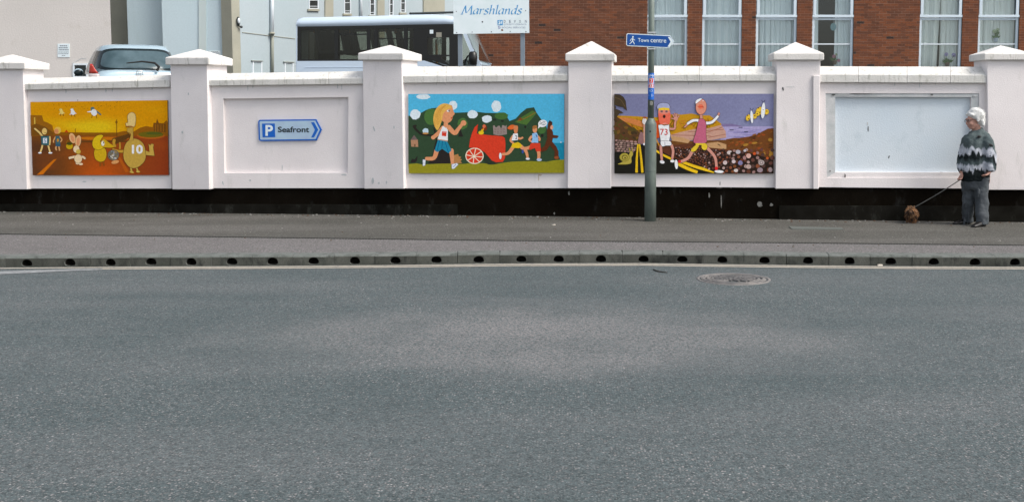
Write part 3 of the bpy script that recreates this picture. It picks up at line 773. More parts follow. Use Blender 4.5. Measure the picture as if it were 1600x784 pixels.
# two runners, left
for w in (): pass
A.line((226, 192, 118), [(212, 395), (178, 350), (135, 314)], 17, 14, out=OUT, ow=5)
A.line((226, 192, 118), [(204, 455), (196, 490), (184, 522)], 15, out=OUT, ow=4); A.line((226, 192, 118), [(252, 455), (262, 490), (270, 524)], 15, out=OUT, ow=4)
A.ell(WH, 181, 526, 16, 7); A.ell(WH, 273, 526, 18, 7)
A.ell((224, 188, 110), 221, 338, 23, 29, out=OUT, ow=5); A.line((120, 80, 40), [(222, 352), (236, 349)], 4)
A.poly((54, 98, 104), [(190, 380), (272, 378), (264, 462), (196, 456)], out=OUT, ow=4)
A.line((226, 192, 118), [(268, 384), (270, 420), (266, 456)], 13, out=OUT, ow=3)
A.poly((224, 226, 230), [(208, 396), (244, 396), (243, 442), (209, 442)]); A.text((70, 120, 150), '5', 217, 402, 236, 438, .01)
A.ell((226, 186, 80), 336, 330, 30, 30); A.ell((214, 140, 84), 326, 338, 20, 23)
A.line((214, 160, 100), [(318, 385), (300, 420), (302, 436)], 10); A.line((214, 160, 100), [(352, 382), (374, 410), (362, 430)], 10)
A.line((214, 160, 100), [(326, 465), (320, 486), (326, 502)], 13); A.line((214, 160, 100), [(346, 465), (350, 486), (353, 506)], 13)
A.poly((66, 100, 106), [(316, 378), (354, 377), (360, 450), (318, 450)]); A.ell((200, 140, 40), 338, 416, 9, 15)
A.poly((52, 90, 112), [(318, 450), (361, 450), (360, 470), (320, 470)])
# basket, rabbit-eared runner
A.line((150, 110, 20), [(412, 440), (425, 418), (455, 420), (466, 444)], 5); A.ell((196, 160, 20), 440, 468, 30, 27); A.ell((70, 74, 22), 440, 446, 24, 13)
A.ell((226, 176, 120), 466, 398, 27, 46, -20, out=OUT, ow=4); A.ell((218, 146, 98), 466, 402, 14, 32, -20)
A.ell((226, 176, 120), 516, 424, 25, 52, 8, out=OUT, ow=4); A.ell((218, 146, 98), 516, 428, 13, 36, 8)
A.line((236, 206, 166), [(492, 560), (465, 565), (438, 572)], 20, out=OUT, ow=4); A.line((236, 206, 166), [(535, 560), (560, 563), (575, 576)], 18, out=OUT, ow=4)
A.ell((236, 206, 166), 510, 616, 16, 12); A.ell((236, 206, 166), 540, 624, 18, 10)
A.ell((236, 204, 160), 516, 578, 34, 38, out=OUT, ow=4); A.ell((236, 204, 160), 500, 494, 27, 32, out=OUT, ow=4); A.ell((208, 176, 76), 518, 516, 21, 20)
# yellow hooded figure
A.line((140, 80, 24), [(712, 600), (710, 640)], 16); A.line((140, 80, 24), [(736, 600), (742, 636)], 16)
A.poly((206, 168, 28), [(662, 500), (700, 480), (748, 486), (764, 540), (748, 590), (706, 604), (666, 578), (656, 535)], True, out=OUT, ow=5)
A.poly((216, 182, 26), [(735, 376), (700, 370), (660, 392), (641, 435), (650, 480), (690, 500), (738, 480), (712, 450), (712, 415)], True, out=OUT, ow=5)
A.poly((204, 160, 26), [(706, 440), (740, 400), (800, 448), (852, 474), (800, 482), (735, 478)], out=OUT, ow=4)
A.ell((228, 224, 206), 732, 444, 14, 22); A.ell((60, 50, 40), 738, 436, 5, 7)
A.line((190, 144, 46), [(832, 412), (828, 440), (838, 470)], 26, 22); A.line((190, 144, 46), [(880, 436), (882, 470), (880, 490)], 13, 17)
A.line((196, 150, 50), [(926, 512), (870, 512), (818, 496)], 26, 20, out=OUT, ow=4)
A.ell((116, 108, 92), 824, 546, 50, 46, out=OUT, ow=4)
for k in range(26): A.ell(random.choice(((206, 200, 190), (64, 60, 56), (160, 130, 80), (130, 140, 150))), 824 + random.uniform(-36, 36), 546 + random.uniform(-34, 34), random.uniform(5, 9), random.uniform(4, 8), n=8)
A.ell((216, 152, 92), 840, 606, 34, 16, -12)
# tall round figure with number 10
A.line((196, 160, 70), [(975, 645), (980, 672), (986, 692)], 15, out=OUT, ow=4); A.line((196, 160, 70), [(1024, 645), (1032, 670), (1040, 690)], 15, out=OUT, ow=4)
A.ell((204, 168, 76), 985, 694, 20, 9, 15); A.ell((204, 168, 76), 1040, 690, 18, 9, 5)
A.poly((200, 164, 72), [(1080, 496), (1140, 520), (1136, 470), (1130, 448), (1146, 460), (1160, 446), (1178, 452), (1172, 480), (1184, 552), (1130, 548), (1080, 540)], out=OUT, ow=5)
A.poly((194, 158, 68), [(985, 405), (1040, 410), (1086, 448), (1104, 510), (1100, 590), (1040, 650), (975, 655), (926, 604), (912, 540), (930, 450)], True, out=OUT, ow=6)
A.poly((190, 152, 66), [(960, 420), (978, 372), (946, 346), (944, 312), (996, 300), (998, 420)], out=OUT, ow=4); A.line((120, 80, 30), [(950, 350), (968, 356), (976, 370)], 6)
A.poly((222, 192, 122), [(934, 266), (952, 260), (948, 206), (968, 178), (1000, 176), (1018, 206), (1016, 270), (1000, 300), (942, 294)], True, out=OUT, ow=5)
A.line((160, 100, 34), [(936, 298), (970, 294), (998, 302)], 10)
A.text((236, 236, 236), '10', 986, 456, 1082, 534, .035)
for k in range(40):
    x = 300 + k * 17 + random.uniform(-10, 10); A.ell((110, 76, 20), x, 98 + 24 * math.sin(k * .9) + random.uniform(-14, 40), 3, 3, n=6)
A.build('mural', 'orange sunset seafront mural with a big round figure numbered 10', 'painted murals on the white wall')

# -- blue sky running mural with red cart
A = Art(BAY_PL[3], 630, 140, 5.6, [(44, 40), (1410, 38), (1408, 730), (50, 733)], 0.03)
A.grid(lambda u, v: (82, 180, 218), 2, 2)
for (x, y, rx, ry) in ((175, 64, 60, 22), (435, 140, 38, 40), (815, 148, 42, 52)): A.ell((216, 228, 238), x, y, rx, ry, n=22, wob=.07)
A.poly((32, 138, 168), [(1240, 470), (1380, 466), (1409, 462), (1409, 640), (1240, 640)]); A.ell(WH, 1380, 462, 6, 5)
A.poly((52, 74, 52), [(45, 232), (100, 222), (150, 208), (200, 180), (250, 164), (300, 160), (420, 205), (560, 200), (650, 196), (720, 205), (880, 206), (900, 225), (930, 276), (985, 255), (1030, 205), (1080, 165), (1145, 156), (1165, 200), (1200, 250), (1255, 330), (1280, 470), (1340, 540), (1375, 612), (1375, 660), (45, 660)])
A.ell((74, 112, 58), 248, 240, 62, 74, wob=.06); A.ell((74, 112, 58), 520, 300, 46, 50, wob=.08); A.ell((70, 108, 54), 860, 232, 60, 30, wob=.08)
A.poly((78, 112, 52), [(975, 285), (1040, 240), (1130, 185), (1168, 205), (1140, 240), (1080, 310), (1030, 300)]); A.line((150, 100, 40), [(1000, 280), (1080, 246), (1160, 200)], 5); A.poly((120, 70, 36), [(1000, 270), (1024, 242), (1050, 268)])
A.ell((70, 110, 56), 1212, 350, 38, 36, wob=.06); A.ell((40, 38, 34), 1216, 402, 12, 16); A.ell((40, 38, 34), 1068, 328, 9, 12); A.ell((42, 50, 40), 798, 264, 18, 9); A.ell((42, 50, 40), 868, 276, 14, 9)
for (x, y, rx, ry) in ((105, 220, 46, 44), (608, 218, 46, 36), (732, 258, 44, 32)): A.ell((216, 228, 238), x, y, rx, ry, n=22, wob=.08)
A.poly((146, 140, 36), [(45, 652), (120, 646), (165, 656), (300, 650), (400, 645), (520, 652), (600, 642), (700, 645), (800, 655), (880, 640), (950, 632), (1100, 626), (1250, 632), (1330, 618), (1409, 612), (1408, 730), (50, 733)])
A.line((44, 40, 36), [(92, 318), (112, 350), (165, 392), (265, 402)], 24, 14); A.line((44, 40, 36), [(92, 330), (112, 316)], 20)
A.poly((44, 40, 38), [(262, 330), (280, 350), (292, 420), (268, 520), (254, 590), (215, 648), (412, 648), (404, 560), (340, 510), (300, 500)])
A.poly((44, 40, 38), [(500, 345), (526, 412), (480, 414)]); A.poly((44, 40, 38), [(62, 640), (75, 605), (100, 612), (126, 578), (122, 620), (104, 640)])
A.ell((190, 214, 226), 196, 364, 26, 24, wob=.1); A.ell((190, 135, 70), 196, 384, 26, 8)
A.poly((174, 130, 100), [(66, 440), (128, 438), (132, 502), (70, 500)]); A.poly((112, 96, 92), [(64, 442), (95, 398), (128, 440)]); A.ell((110, 84, 60), 102, 488, 7, 12)
A.poly((180, 128, 76), [(440, 576), (480, 564), (486, 584), (508, 590), (496, 606), (516, 612), (500, 628), (516, 642), (445, 648)])
# running girl
SK = (222, 150, 106)
A.line(SK, [(352, 332), (306, 384), (262, 420)], 40, 30); A.ell(SK, 262, 420, 18, 18)
A.line(SK, [(292, 535), (268, 600), (198, 604)], 42, 28); A.line(SK, [(420, 528), (428, 600), (432, 655)], 42, 26)
A.poly((222, 228, 242), [(172, 612), (196, 616), (192, 664), (172, 668)], out=(70, 80, 130), ow=4); A.poly((222, 228, 242), [(424, 654), (470, 644), (482, 656), (446, 692), (426, 694)], out=(70, 80, 130), ow=4); A.line((70, 90, 160), [(440, 676), (462, 654)], 5)
A.poly(SK, [(358, 280), (392, 292), (392, 330), (350, 336)])
A.poly(WH, [(346, 318), (372, 336), (392, 318), (390, 448), (300, 432)])
A.line(SK, [(394, 326), (450, 382), (480, 350), (522, 296)], 42, 26); A.ell(SK, 528, 294, 25, 24)
A.poly((214, 62, 40), [(340, 366), (380, 368), (376, 410), (338, 406)]); A.line(WH, [(346, 374), (374, 374)], 3)
A.poly((196, 150, 120), [(302, 432), (390, 446), (388, 456), (300, 440)])
A.poly((34, 132, 162), [(304, 440), (384, 454), (424, 532), (396, 558), (340, 518), (302, 548), (274, 534)])
for (a, b) in (((318, 446), (296, 540)), ((344, 450), (338, 512)), ((366, 456), (396, 550))): A.line((20, 84, 128), [a, b], 5)
A.poly(SK, [(350, 190), (395, 148), (425, 140), (440, 190), (450, 214), (434, 235), (426, 265), (396, 292), (360, 286), (335, 262)], True)
A.poly((228, 178, 84), [(290, 350), (268, 300), (264, 240), (282, 180), (318, 138), (362, 122), (412, 136), (420, 160), (385, 176), (350, 212), (338, 270), (312, 344)], True)
for k in range(5): A.line((198, 128, 48), [(380 - k * 18, 132 + k * 8), (330 - k * 12, 190 + k * 10), (322 - k * 12, 300 + k * 6)], 3)
A.ell(WH, 396, 188, 15, 9); A.ell((60, 50, 60), 402, 188, 7, 7); A.poly((206, 60, 44), [(414, 250), (434, 238), (424, 258)])
# red cart with wheel
A.poly((46, 58, 44), [(690, 545), (740, 560), (830, 636), (780, 656), (720, 640)], True)
A.poly((216, 64, 40), [(654, 304), (648, 350), (644, 388), (760, 402), (868, 410), (888, 424), (894, 470), (890, 598), (872, 632), (812, 636), (776, 620), (744, 582), (712, 545), (650, 518), (576, 506), (586, 440), (604, 380), (626, 330)], out=(170, 48, 36), ow=4)
A.ell((238, 222, 196), 624, 581, 80, 71, n=30); A.ell((216, 64, 40), 624, 581, 72, 63, n=30)
for k in range(8): A.line((238, 222, 196), [(618, 586), (624 + 74 * math.cos(k * .785 + .15), 581 + 65 * math.sin(k * .785 + .15))], 7)
A.ell((238, 222, 196), 618, 586, 10, 10)
A.ell((112, 52, 30), 714, 336, 20, 26); A.line((226, 190, 34), [(694, 378), (692, 356), (702, 344)], 20, 14); A.ell((226, 190, 34), 682, 378, 24, 17); A.ell((216, 110, 74), 708, 322, 14, 16); A.line((214, 62, 40), [(686, 350), (702, 342)], 7)
# little castle
A.poly((150, 134, 128), [(785, 316), (800, 314), (806, 330), (822, 330), (828, 318), (846, 318), (850, 336), (862, 336), (866, 312), (884, 314), (890, 324), (904, 310), (908, 392), (836, 402), (790, 394)])
for k in range(16): A.line((112, 84, 74), [(796 + 26 * (k % 4), 342 + 14 * (k // 4)), (814 + 26 * (k % 4), 340 + 14 * (k // 4))], 3)
# runner in white shirt
A.line(SK, [(968, 492), (920, 556), (864, 566)], 34, 20); A.line(SK, [(1026, 495), (1074, 540), (1090, 602)], 34, 20); A.ell(WH, 850, 581, 11, 28, out=(120, 60, 60), ow=3); A.ell(WH, 1090, 606, 19, 9)
A.line(SK, [(962, 405), (938, 446), (968, 472)], 20, 16); A.line(SK, [(1000, 424), (1024, 430), (1046, 420)], 20, 16)
A.poly((224, 104, 48), [(912, 338), (945, 310), (980, 316), (968, 342), (940, 352)], True); A.poly((216, 132, 84), [(966, 322), (1000, 318), (1004, 350), (996, 380), (974, 382)], True)
A.poly(WH, [(962, 386), (1003, 384), (1004, 442), (948, 448)]); A.text((40, 40, 50), '2', 980, 402, 998, 434, .02)
A.poly((226, 190, 30), [(954, 474), (1004, 460), (1028, 474), (1042, 496), (1012, 514), (944, 508)])
# runner in blue shirt
A.line(SK, [(1112, 506), (1070, 516), (1032, 510)], 32, 22); A.ell((56, 84, 150), 1046, 542, 10, 18); A.line(SK, [(1184, 536), (1188, 575), (1184, 610)], 32, 24); A.ell((196, 214, 236), 1190, 614, 22, 12); A.line((50, 80, 150), [(1176, 612), (1206, 610)], 4)
A.line(SK, [(1126, 410), (1104, 440), (1136, 462)], 22, 16); A.line(SK, [(1178, 410), (1194, 430), (1190, 446)], 18)
A.ell(SK, 1152, 350, 20, 30); A.poly((166, 110, 60), [(1130, 330), (1146, 314), (1170, 318), (1168, 336), (1140, 346)], True)
A.poly((146, 192, 232), [(1128, 386), (1166, 376), (1178, 394), (1182, 466), (1120, 464), (1130, 430)]); A.line((40, 70, 140), [(1162, 396), (1172, 416)], 7)
A.poly((216, 66, 44), [(1116, 470), (1198, 468), (1206, 540), (1164, 542), (1152, 512), (1112, 528), (1098, 520)])
# runner in brown suit, speech bubble
BR = (94, 50, 30)
A.poly(BR, [(1268, 292), (1284, 270), (1304, 290), (1300, 350), (1310, 372), (1312, 398), (1346, 402), (1362, 408), (1348, 426), (1310, 424), (1304, 456), (1340, 500), (1358, 540), (1360, 600), (1322, 606), (1326, 540), (1284, 486), (1254, 532), (1206, 548), (1204, 514), (1238, 494), (1260, 430), (1258, 360)])
A.poly((64, 40, 36), [(1270, 292), (1280, 270), (1306, 286), (1304, 300)]); A.ell((226, 160, 130), 1300, 332, 13, 20); A.ell((150, 80, 44), 1342, 596, 20, 14)
A.ell((238, 238, 240), 1220, 298, 40, 32, -14); A.poly((238, 238, 240), [(1184, 300), (1208, 318), (1180, 344)])
for (a, b, y) in ((1196, 1244, 288), (1194, 1250, 306)):
    x = a
    while x < b: A.line((60, 60, 70), [(x, y + random.uniform(-5, 5)), (x + 5, y + random.uniform(-6, 6) - 3)], 4); x += 7
A.build('mural', 'blue sky mural of a running girl and a bright red cart', 'painted murals on the white wall')

# -- coast road mural with two runners
A = Art(BAY_PL[4], 950, 140, 5.6, [(55, 38), (1450, 38), (1447, 735), (55, 733)], 0.03)
A.grid(lambda u, v: mixt((122, 124, 158), (132, 134, 168), mnoise.noise(Vector((u * 4, v * 4, 1))) + .5), 24, 14)
A.poly((126, 112, 152), [(985, 302), (1080, 300), (1180, 320), (1180, 330), (985, 330)])
A.poly((168, 158, 198), [(985, 326), (1440, 322), (1449, 330), (1449, 440), (985, 440)])
for k in range(26): A.line((132, 126, 176), [(1040 + random.uniform(0, 340), 338 + k * 3.4), (1080 + random.uniform(0, 340), 338 + k * 3.4)], 3)
for x, y in ((1082, 354), (1160, 332), (1208, 370)): A.line((72, 72, 92), [(x - 16, y), (x + 16, y)], 7)
A.poly((192, 140, 30), [(80, 228), (250, 234), (320, 240), (420, 244), (560, 216), (640, 220), (730, 210), (800, 226), (888, 226), (950, 270), (992, 300), (980, 350), (880, 380), (56, 420), (56, 240)])
for k in range(90):
    x = random.uniform(90, 950); A.line(random.choice(((150, 110, 24), (206, 160, 40), (170, 96, 30), (122, 96, 30), (196, 120, 40))), [(x, 250 + random.uniform(0, 110)), (x + random.uniform(14, 44), 250 + random.uniform(0, 110))], 9, 4)
A.poly((206, 128, 70), [(100, 246), (200, 252), (300, 280), (380, 310), (300, 330), (180, 290), (90, 270)], True)
A.poly((194, 150, 132), [(545, 398), (640, 372), (760, 346), (880, 340), (992, 310), (1030, 366), (1034, 420), (900, 444), (560, 444)])
for a, b in (((560, 398), (900, 408)), ((700, 372), (1010, 350)), ((880, 420), (1030, 392)), ((860, 380), (1000, 330))): A.line((160, 104, 84), [a, b], 6)
A.poly((112, 72, 36), [(420, 470), (560, 446), (760, 452), (1040, 440), (1040, 540), (420, 560)])
A.poly((192, 150, 106), [(548, 408), (660, 420), (720, 446), (700, 470), (560, 448)]); A.poly((190, 148, 104), [(860, 470), (960, 458), (1036, 480), (1042, 520), (880, 516), (850, 498)]); A.line((70, 52, 34), [(960, 478), (982, 490)], 7)
A.poly((96, 56, 38), [(420, 480), (560, 486), (760, 470), (860, 505), (1040, 525), (1120, 540), (1120, 735), (620, 735), (420, 560)])
A.poly((112, 68, 34), [(1034, 436), (1100, 424), (1150, 424), (1230, 412), (1300, 395), (1350, 368), (1400, 342), (1449, 340), (1449, 620), (1200, 560), (1036, 530)])
for k in range(60):
    x = random.uniform(1050, 1440); y = random.uniform(max(350, 440 - (x - 1050) * .22), 560)
    A.ell(random.choice(((86, 52, 30), (140, 88, 40), (126, 70, 34), (96, 62, 30), (150, 74, 34))), x, y, random.uniform(8, 22), random.uniform(4, 10), random.uniform(-40, 10), n=8)
for (x, y, rx, ry, ro) in ((1205, 484, 24, 11, -15), (1282, 468, 26, 9, -8), (1370, 560, 32, 12, -35), (1425, 560, 18, 34, 0), (1420, 440, 20, 16, 0)): A.ell((168, 122, 48), x, y, rx, ry, ro, n=12)
# road
A.poly((34, 33, 28), [(56, 545), (180, 545), (250, 470), (420, 515), (560, 590), (700, 650), (960, 735), (56, 734)])
A.poly((92, 64, 40), [(56, 230), (80, 240), (160, 292), (230, 345), (312, 376), (322, 470), (240, 470), (56, 470)])
for k in range(34):
    x = random.uniform(60, 290); A.ell(random.choice(((70, 56, 36), (120, 88, 40), (84, 74, 36), (104, 60, 40))), x, random.uniform(260 + max(0, x - 80) * .5, 450), random.uniform(10, 24), random.uniform(8, 16), random.uniform(-60, 60), n=9)
for pts in ([(56, 44), (100, 46), (132, 66), (152, 100), (164, 186), (128, 152), (90, 146), (56, 134)], [(56, 168), (100, 184), (136, 208), (100, 208), (74, 240), (56, 260)], [(56, 140), (70, 160), (56, 176)]):
    A.poly((74, 62, 46), pts, out=(48, 40, 34), ow=5)
A.line((110, 90, 60), [(60, 70), (110, 90), (150, 150)], 5)
A.poly((72, 58, 50), [(56, 430), (250, 470), (236, 540), (56, 545)])
for r_ in range(6):
    x = 60 + (r_ % 2) * 14
    while x < 228 - r_ * 2:
        w_ = random.uniform(26, 40); A.ell(random.choice(((172, 136, 128), (150, 122, 112), (180, 150, 138), (134, 108, 100))), x + w_ / 2, 440 + r_ * 18 + x * .08, w_ / 2 - 2, 8, n=9, wob=.1); x += w_
A.poly((150, 112, 112), [(262, 460), (280, 380), (300, 376), (318, 400), (316, 470), (280, 472)], True)
A.line((236, 190, 34), [(262, 480), (252, 600), (250, 722)], 14, 22, smooth=False); A.line((236, 190, 34), [(276, 480), (290, 600), (301, 722)], 14, 22, smooth=False)
A.line((214, 150, 40), [(420, 430), (452, 500), (462, 540)], 10, 7); A.line((236, 190, 34), [(418, 534), (480, 572), (552, 606)], 17, 20)
A.line((236, 190, 34), [(616, 650), (690, 688), (778, 722)], 30, 26); A.line((236, 190, 34), [(656, 636), (780, 680), (925, 718)], 24, 26)
# cobbles
pl_ = []
for k in range(2600):
    x = random.uniform(560, 1440); y = random.uniform(500, 728)
    if x < 1040 and y > 560 + (x - 560) * .42: continue
    if y < 525 and x > 900: continue
    s_ = 5 + max(0, (x - 820)) / 620 * 15 * random.uniform(.6, 1.25) + (y - 500) * .012
    if all((x - a) ** 2 + (y - b) ** 2 > (s_ + c_) ** 2 for a, b, c_ in pl_): pl_.append((x, y, s_ + 1.5))
A.nxt(); L0 = A.layer
A.poly((46, 34, 28), [(560, 505), (860, 520), (1040, 534), (1200, 545), (1449, 610), (1449, 735), (960, 735), (760, 650), (600, 590)])
for (x, y, s_) in pl_:
    L1 = A.layer; c_ = random.choice(((112, 62, 44), (98, 58, 44), (134, 78, 54), (150, 118, 112), (84, 60, 54), (120, 70, 40), (176, 148, 142), (104, 66, 58)))
    A.ell(c_, x, y, s_ * .92, s_ * random.uniform(.75, .95), random.uniform(-30, 30), n=10, wob=.06); A.layer = L1
A.layer += 2
for (x, y, rx, ry, c_) in ((1064, 552, 24, 18, (206, 192, 186)), (1138, 546, 22, 18, (184, 176, 182)), (1198, 534, 13, 12, (192, 184, 186)), (1230, 580, 22, 21, (214, 170, 156)), (1282, 560, 15, 13, (196, 84, 40)), (1024, 640, 19, 18, (206, 186, 184)), (1100, 630, 17, 16, (210, 190, 190)), (1158, 642, 20, 21, (130, 124, 160)), (1230, 674, 23, 20, (186, 160, 150)), (1342, 640, 26, 24, (176, 160, 156)), (1330, 704, 25, 22, (150, 130, 136)), (1120, 708, 19, 15, (210, 196, 190)), (1421, 702, 19, 21, (160, 140, 140)), (1195, 598, 15, 18, (160, 120, 116)), (1394, 600, 13, 12, (190, 90, 44)), (964, 570, 13, 10, (170, 130, 120)), (1080, 560, 8, 12, (46, 34, 28))):
    A.ell(c_, x, y, rx, ry, n=14, out=(44, 34, 30), ow=6, wob=.05)
A.ell((110, 96, 96), 1342, 640, 15, 13); A.ell((196, 180, 176), 1342, 640, 9, 8)
# snail
SN = (184, 166, 74)
A.poly(SN, [(88, 654), (120, 636), (170, 600), (188, 560), (196, 540), (216, 548), (218, 572), (204, 596), (196, 648)], True, out=(60, 56, 24), ow=4)
A.line(SN, [(196, 548), (184, 512)], 6); A.line(SN, [(208, 548), (216, 512)], 6)
A.ell((176, 160, 66), 144, 592, 42, 36, out=(60, 56, 24), ow=4); A.ell((110, 100, 40), 146, 594, 26, 22); A.ell(SN, 148, 596, 19, 16); A.ell((110, 100, 40), 150, 598, 9, 8)
# half hidden figure behind the post
A.line((210, 160, 140), [(326, 470), (322, 380), (322, 310)], 26, 22); A.ell((226, 220, 216), 320, 278, 20, 28); A.ell((160, 90, 60), 322, 246, 14, 10); A.ell(WH, 316, 478, 9, 10)
A.poly((198, 76, 30), [(398, 280), (444, 268), (450, 420), (420, 432), (400, 400)])
# runner 73
S2 = (206, 144, 128)
A.line(S2, [(462, 490), (466, 560), (472, 622)], 24, 20, out=OUT, ow=5); A.line(S2, [(556, 485), (570, 540), (562, 606)], 24, 20, out=OUT, ow=5)
A.ell(WH, 474, 634, 21, 14, 15, out=OUT, ow=4); A.ell(WH, 564, 626, 19, 12, out=OUT, ow=4)
A.line(S2, [(540, 344), (582, 342), (586, 300), (594, 262)], 20, 16, out=OUT, ow=5)
for a in ((566, 218), (584, 208), (602, 212), (622, 232), (556, 252)): A.line(S2, [(594, 262), a], 15, 10, out=OUT, ow=4)
A.ell(S2, 594, 258, 18, 18)
A.poly((226, 136, 116), [(440, 176), (540, 176), (546, 240), (530, 306), (460, 308), (440, 240)], out=OUT, ow=4)
A.poly((230, 108, 84), [(444, 206), (480, 216), (512, 214), (544, 204), (546, 250), (534, 306), (500, 290), (458, 308), (442, 250)], True)
A.poly((164, 168, 202), [(434, 170), (436, 136), (462, 120), (500, 118), (532, 130), (540, 164), (500, 160)], True, out=OUT, ow=6)
A.poly((236, 200, 44), [(442, 164), (488, 158), (537, 164), (536, 182), (490, 178), (444, 182)])
A.ell((150, 110, 110), 470, 192, 13, 10); A.ell((150, 110, 110), 512, 192, 13, 10); A.ell((60, 40, 36), 470, 192, 5, 4); A.ell((60, 40, 36), 512, 192, 5, 4); A.ell((56, 34, 28), 492, 236, 12, 15)
A.poly(WH, [(440, 312), (468, 308), (492, 318), (534, 308), (536, 360), (546, 396), (534, 452), (462, 454), (454, 400)], out=OUT, ow=5)
A.poly(WH, [(462, 454), (496, 450), (546, 456), (552, 488), (510, 490), (478, 498), (462, 478)], True, out=OUT, ow=5); A.line((130, 130, 150), [(498, 460), (498, 490)], 4)
A.text((196, 52, 46), '73', 456, 344, 522, 400, .012)
# runner in pink
A.line(S2, [(742, 530), (700, 600), (632, 632)], 28, 24, out=OUT, ow=5); A.line(S2, [(864, 508), (934, 588), (950, 682)], 26, 22, out=OUT, ow=5)
A.ell((208, 40, 40), 626, 630, 14, 12); A.ell((208, 40, 40), 948, 690, 14, 16); A.ell(WH, 598, 655, 14, 42, -4, out=OUT, ow=4); A.ell(WH, 972, 718, 40, 13, 3, out=OUT, ow=4)
A.line(S2, [(816, 205), (816, 266)], 22, out=OUT, ow=4); A.line(S2, [(700, 296), (682, 318), (668, 330)], 22, 10, out=OUT, ow=4); A.line(S2, [(960, 236), (972, 208)], 16, 18, out=OUT, ow=4)
A.line(WH, [(816, 276), (750, 270), (696, 300)], 24, 20, out=OUT, ow=6); A.line(WH, [(850, 296), (910, 286), (962, 234)], 24, 20, out=OUT, ow=6)
A.poly((190, 98, 124), [(796, 264), (816, 256), (838, 262), (858, 300), (856, 390), (862, 458), (820, 474), (780, 472), (748, 458), (766, 390), (784, 320)], True, out=OUT, ow=5)
A.poly((222, 192, 52), [(772, 484), (800, 478), (772, 530), (738, 546), (728, 524)], True, out=OUT, ow=4); A.ell((222, 192, 52), 844, 500, 26, 30, -10, out=OUT, ow=4); A.line((222, 192, 52), [(770, 478), (850, 478)], 16)
A.ell((216, 142, 118), 815, 152, 47, 68, 4, out=OUT, ow=5); A.poly(WH, [(768, 124), (772, 96), (806, 78), (820, 84), (790, 110)], True, out=(60, 66, 90), ow=5); A.line((200, 60, 40), [(786, 152), (812, 146), (836, 158)], 6); A.ell((226, 110, 80), 812, 150, 22, 20); A.line((170, 40, 36), [(792, 154), (834, 150)], 4); A.ell((240, 240, 240), 832, 100, 6, 4)
# butterflies
YW = (230, 190, 60)
for (x, y, rx, ry, ro) in ((1226, 246, 18, 28, 20), (1280, 236, 22, 20, 0), (1322, 190, 26, 40, 30), (1308, 214, 20, 18, 0), (1388, 196, 20, 24, 10)): A.ell(YW, x, y, rx, ry, ro, out=(90, 70, 20), ow=4)
for x, y in ((1222, 228), (1230, 258), (1284, 232), (1318, 162), (1330, 200), (1306, 214), (1390, 190)): A.ell((100, 50, 24), x, y, 6, 5)
for (x, y, h, w_) in ((1258, 240, 56, 12), (1358, 184, 70, 17)):
    A.ell((232, 236, 244), x, y, w_, h, -4 if w_ < 15 else 5, out=(80, 90, 120), ow=4); A.line((40, 44, 60), [(x - 2, y - h), (x - 14, y - h - 20)], 4); A.line((40, 44, 60), [(x + 4, y - h), (x + 14, y - h - 20)], 4)
A.line((60, 60, 80), [(1352, 176), (1362, 178)], 3)
A.build('mural', 'coast road mural with a runner numbered 73 and cobbles', 'painted murals on the white wall')

# ------------------------------------------------------------------ signs
M_BLUE = mat('sign_blue', rgb(10, 96, 190), 0.45, fine=.05, fscale=30, spec=.4)
M_NAVY = mat('sign_navy', rgb(0, 74, 150), 0.45, fine=.05, fscale=30, spec=.4)
M_SGREY = mat('sign_pale_blue', rgb(176, 202, 218), 0.5, var=rgb(166, 186, 210), vscale=6)
M_SWHITE = mat('sign_white', rgb(226, 236, 240), 0.5, var=rgb(214, 228, 230), vscale=4)
M_BLACK = mat('sign_black', rgb(28, 40, 42), 0.5)
M_GALV = mat('painted_steel_grey_green', (0.115, 0.15, 0.13, 1), 0.55, var=(0.15, 0.18, 0.16, 1), vscale=9, var2=(0.09, 0.11, 0.10, 1), v2scale=14, v2stretch=(1, 1, .3), fine=.06, metal=.1)
M_POSTGREY = mat('post_blue_grey', (0.17, 0.21, 0.25, 1), 0.5, var=(0.20, 0.24, 0.28, 1), vscale=6)
M_ALU = mat('aluminium_edge', (0.5, 0.52, 0.53, 1), 0.4, metal=.6)
class PxPrint:
    """flat print on a plane: coordinates from an enlarged view"""
    def __init__(s, pl, ox, oy, sc, off): s.pl, s.ox, s.oy, s.sc, s.off = pl, ox, oy, sc, off
    def P(s, x, y, o=0): return s.pl.hit(s.ox + x / s.sc, s.oy + y / s.sc, s.off + o)
    def plate(s, name, pts, thick, m, parent, o=0.0):
        b = MB(); a = [s.P(x, y, o) for x, y in pts]; b.hexa(a, [p - s.pl.n * thick for p in a]); return b.build(name, m, parent)
    def text(s, name, t, x0, y0, x1, y1, m, parent, o, weight=0, shear=0, skew=0):
        b = MB(); put_text(b, t, lambda u, v: s.P(lerp(x0, x1, u), lerp(y1, y0, v) + skew * u, o), weight, shear); return b.build(name, m, parent)
def rounded(x0, y0, x1, y1, r_, n=4):
    out = []
    for cx_, cy_, a0 in ((x1 - r_, y0 + r_, -90), (x1 - r_, y1 - r_, 0), (x0 + r_, y1 - r_, 90), (x0 + r_, y0 + r_, 180)):
        for k in range(n + 1): a_ = R(a0 + 90 * k / n); out.append((cx_ + r_ * math.cos(a_), cy_ + r_ * math.sin(a_)))
    return out
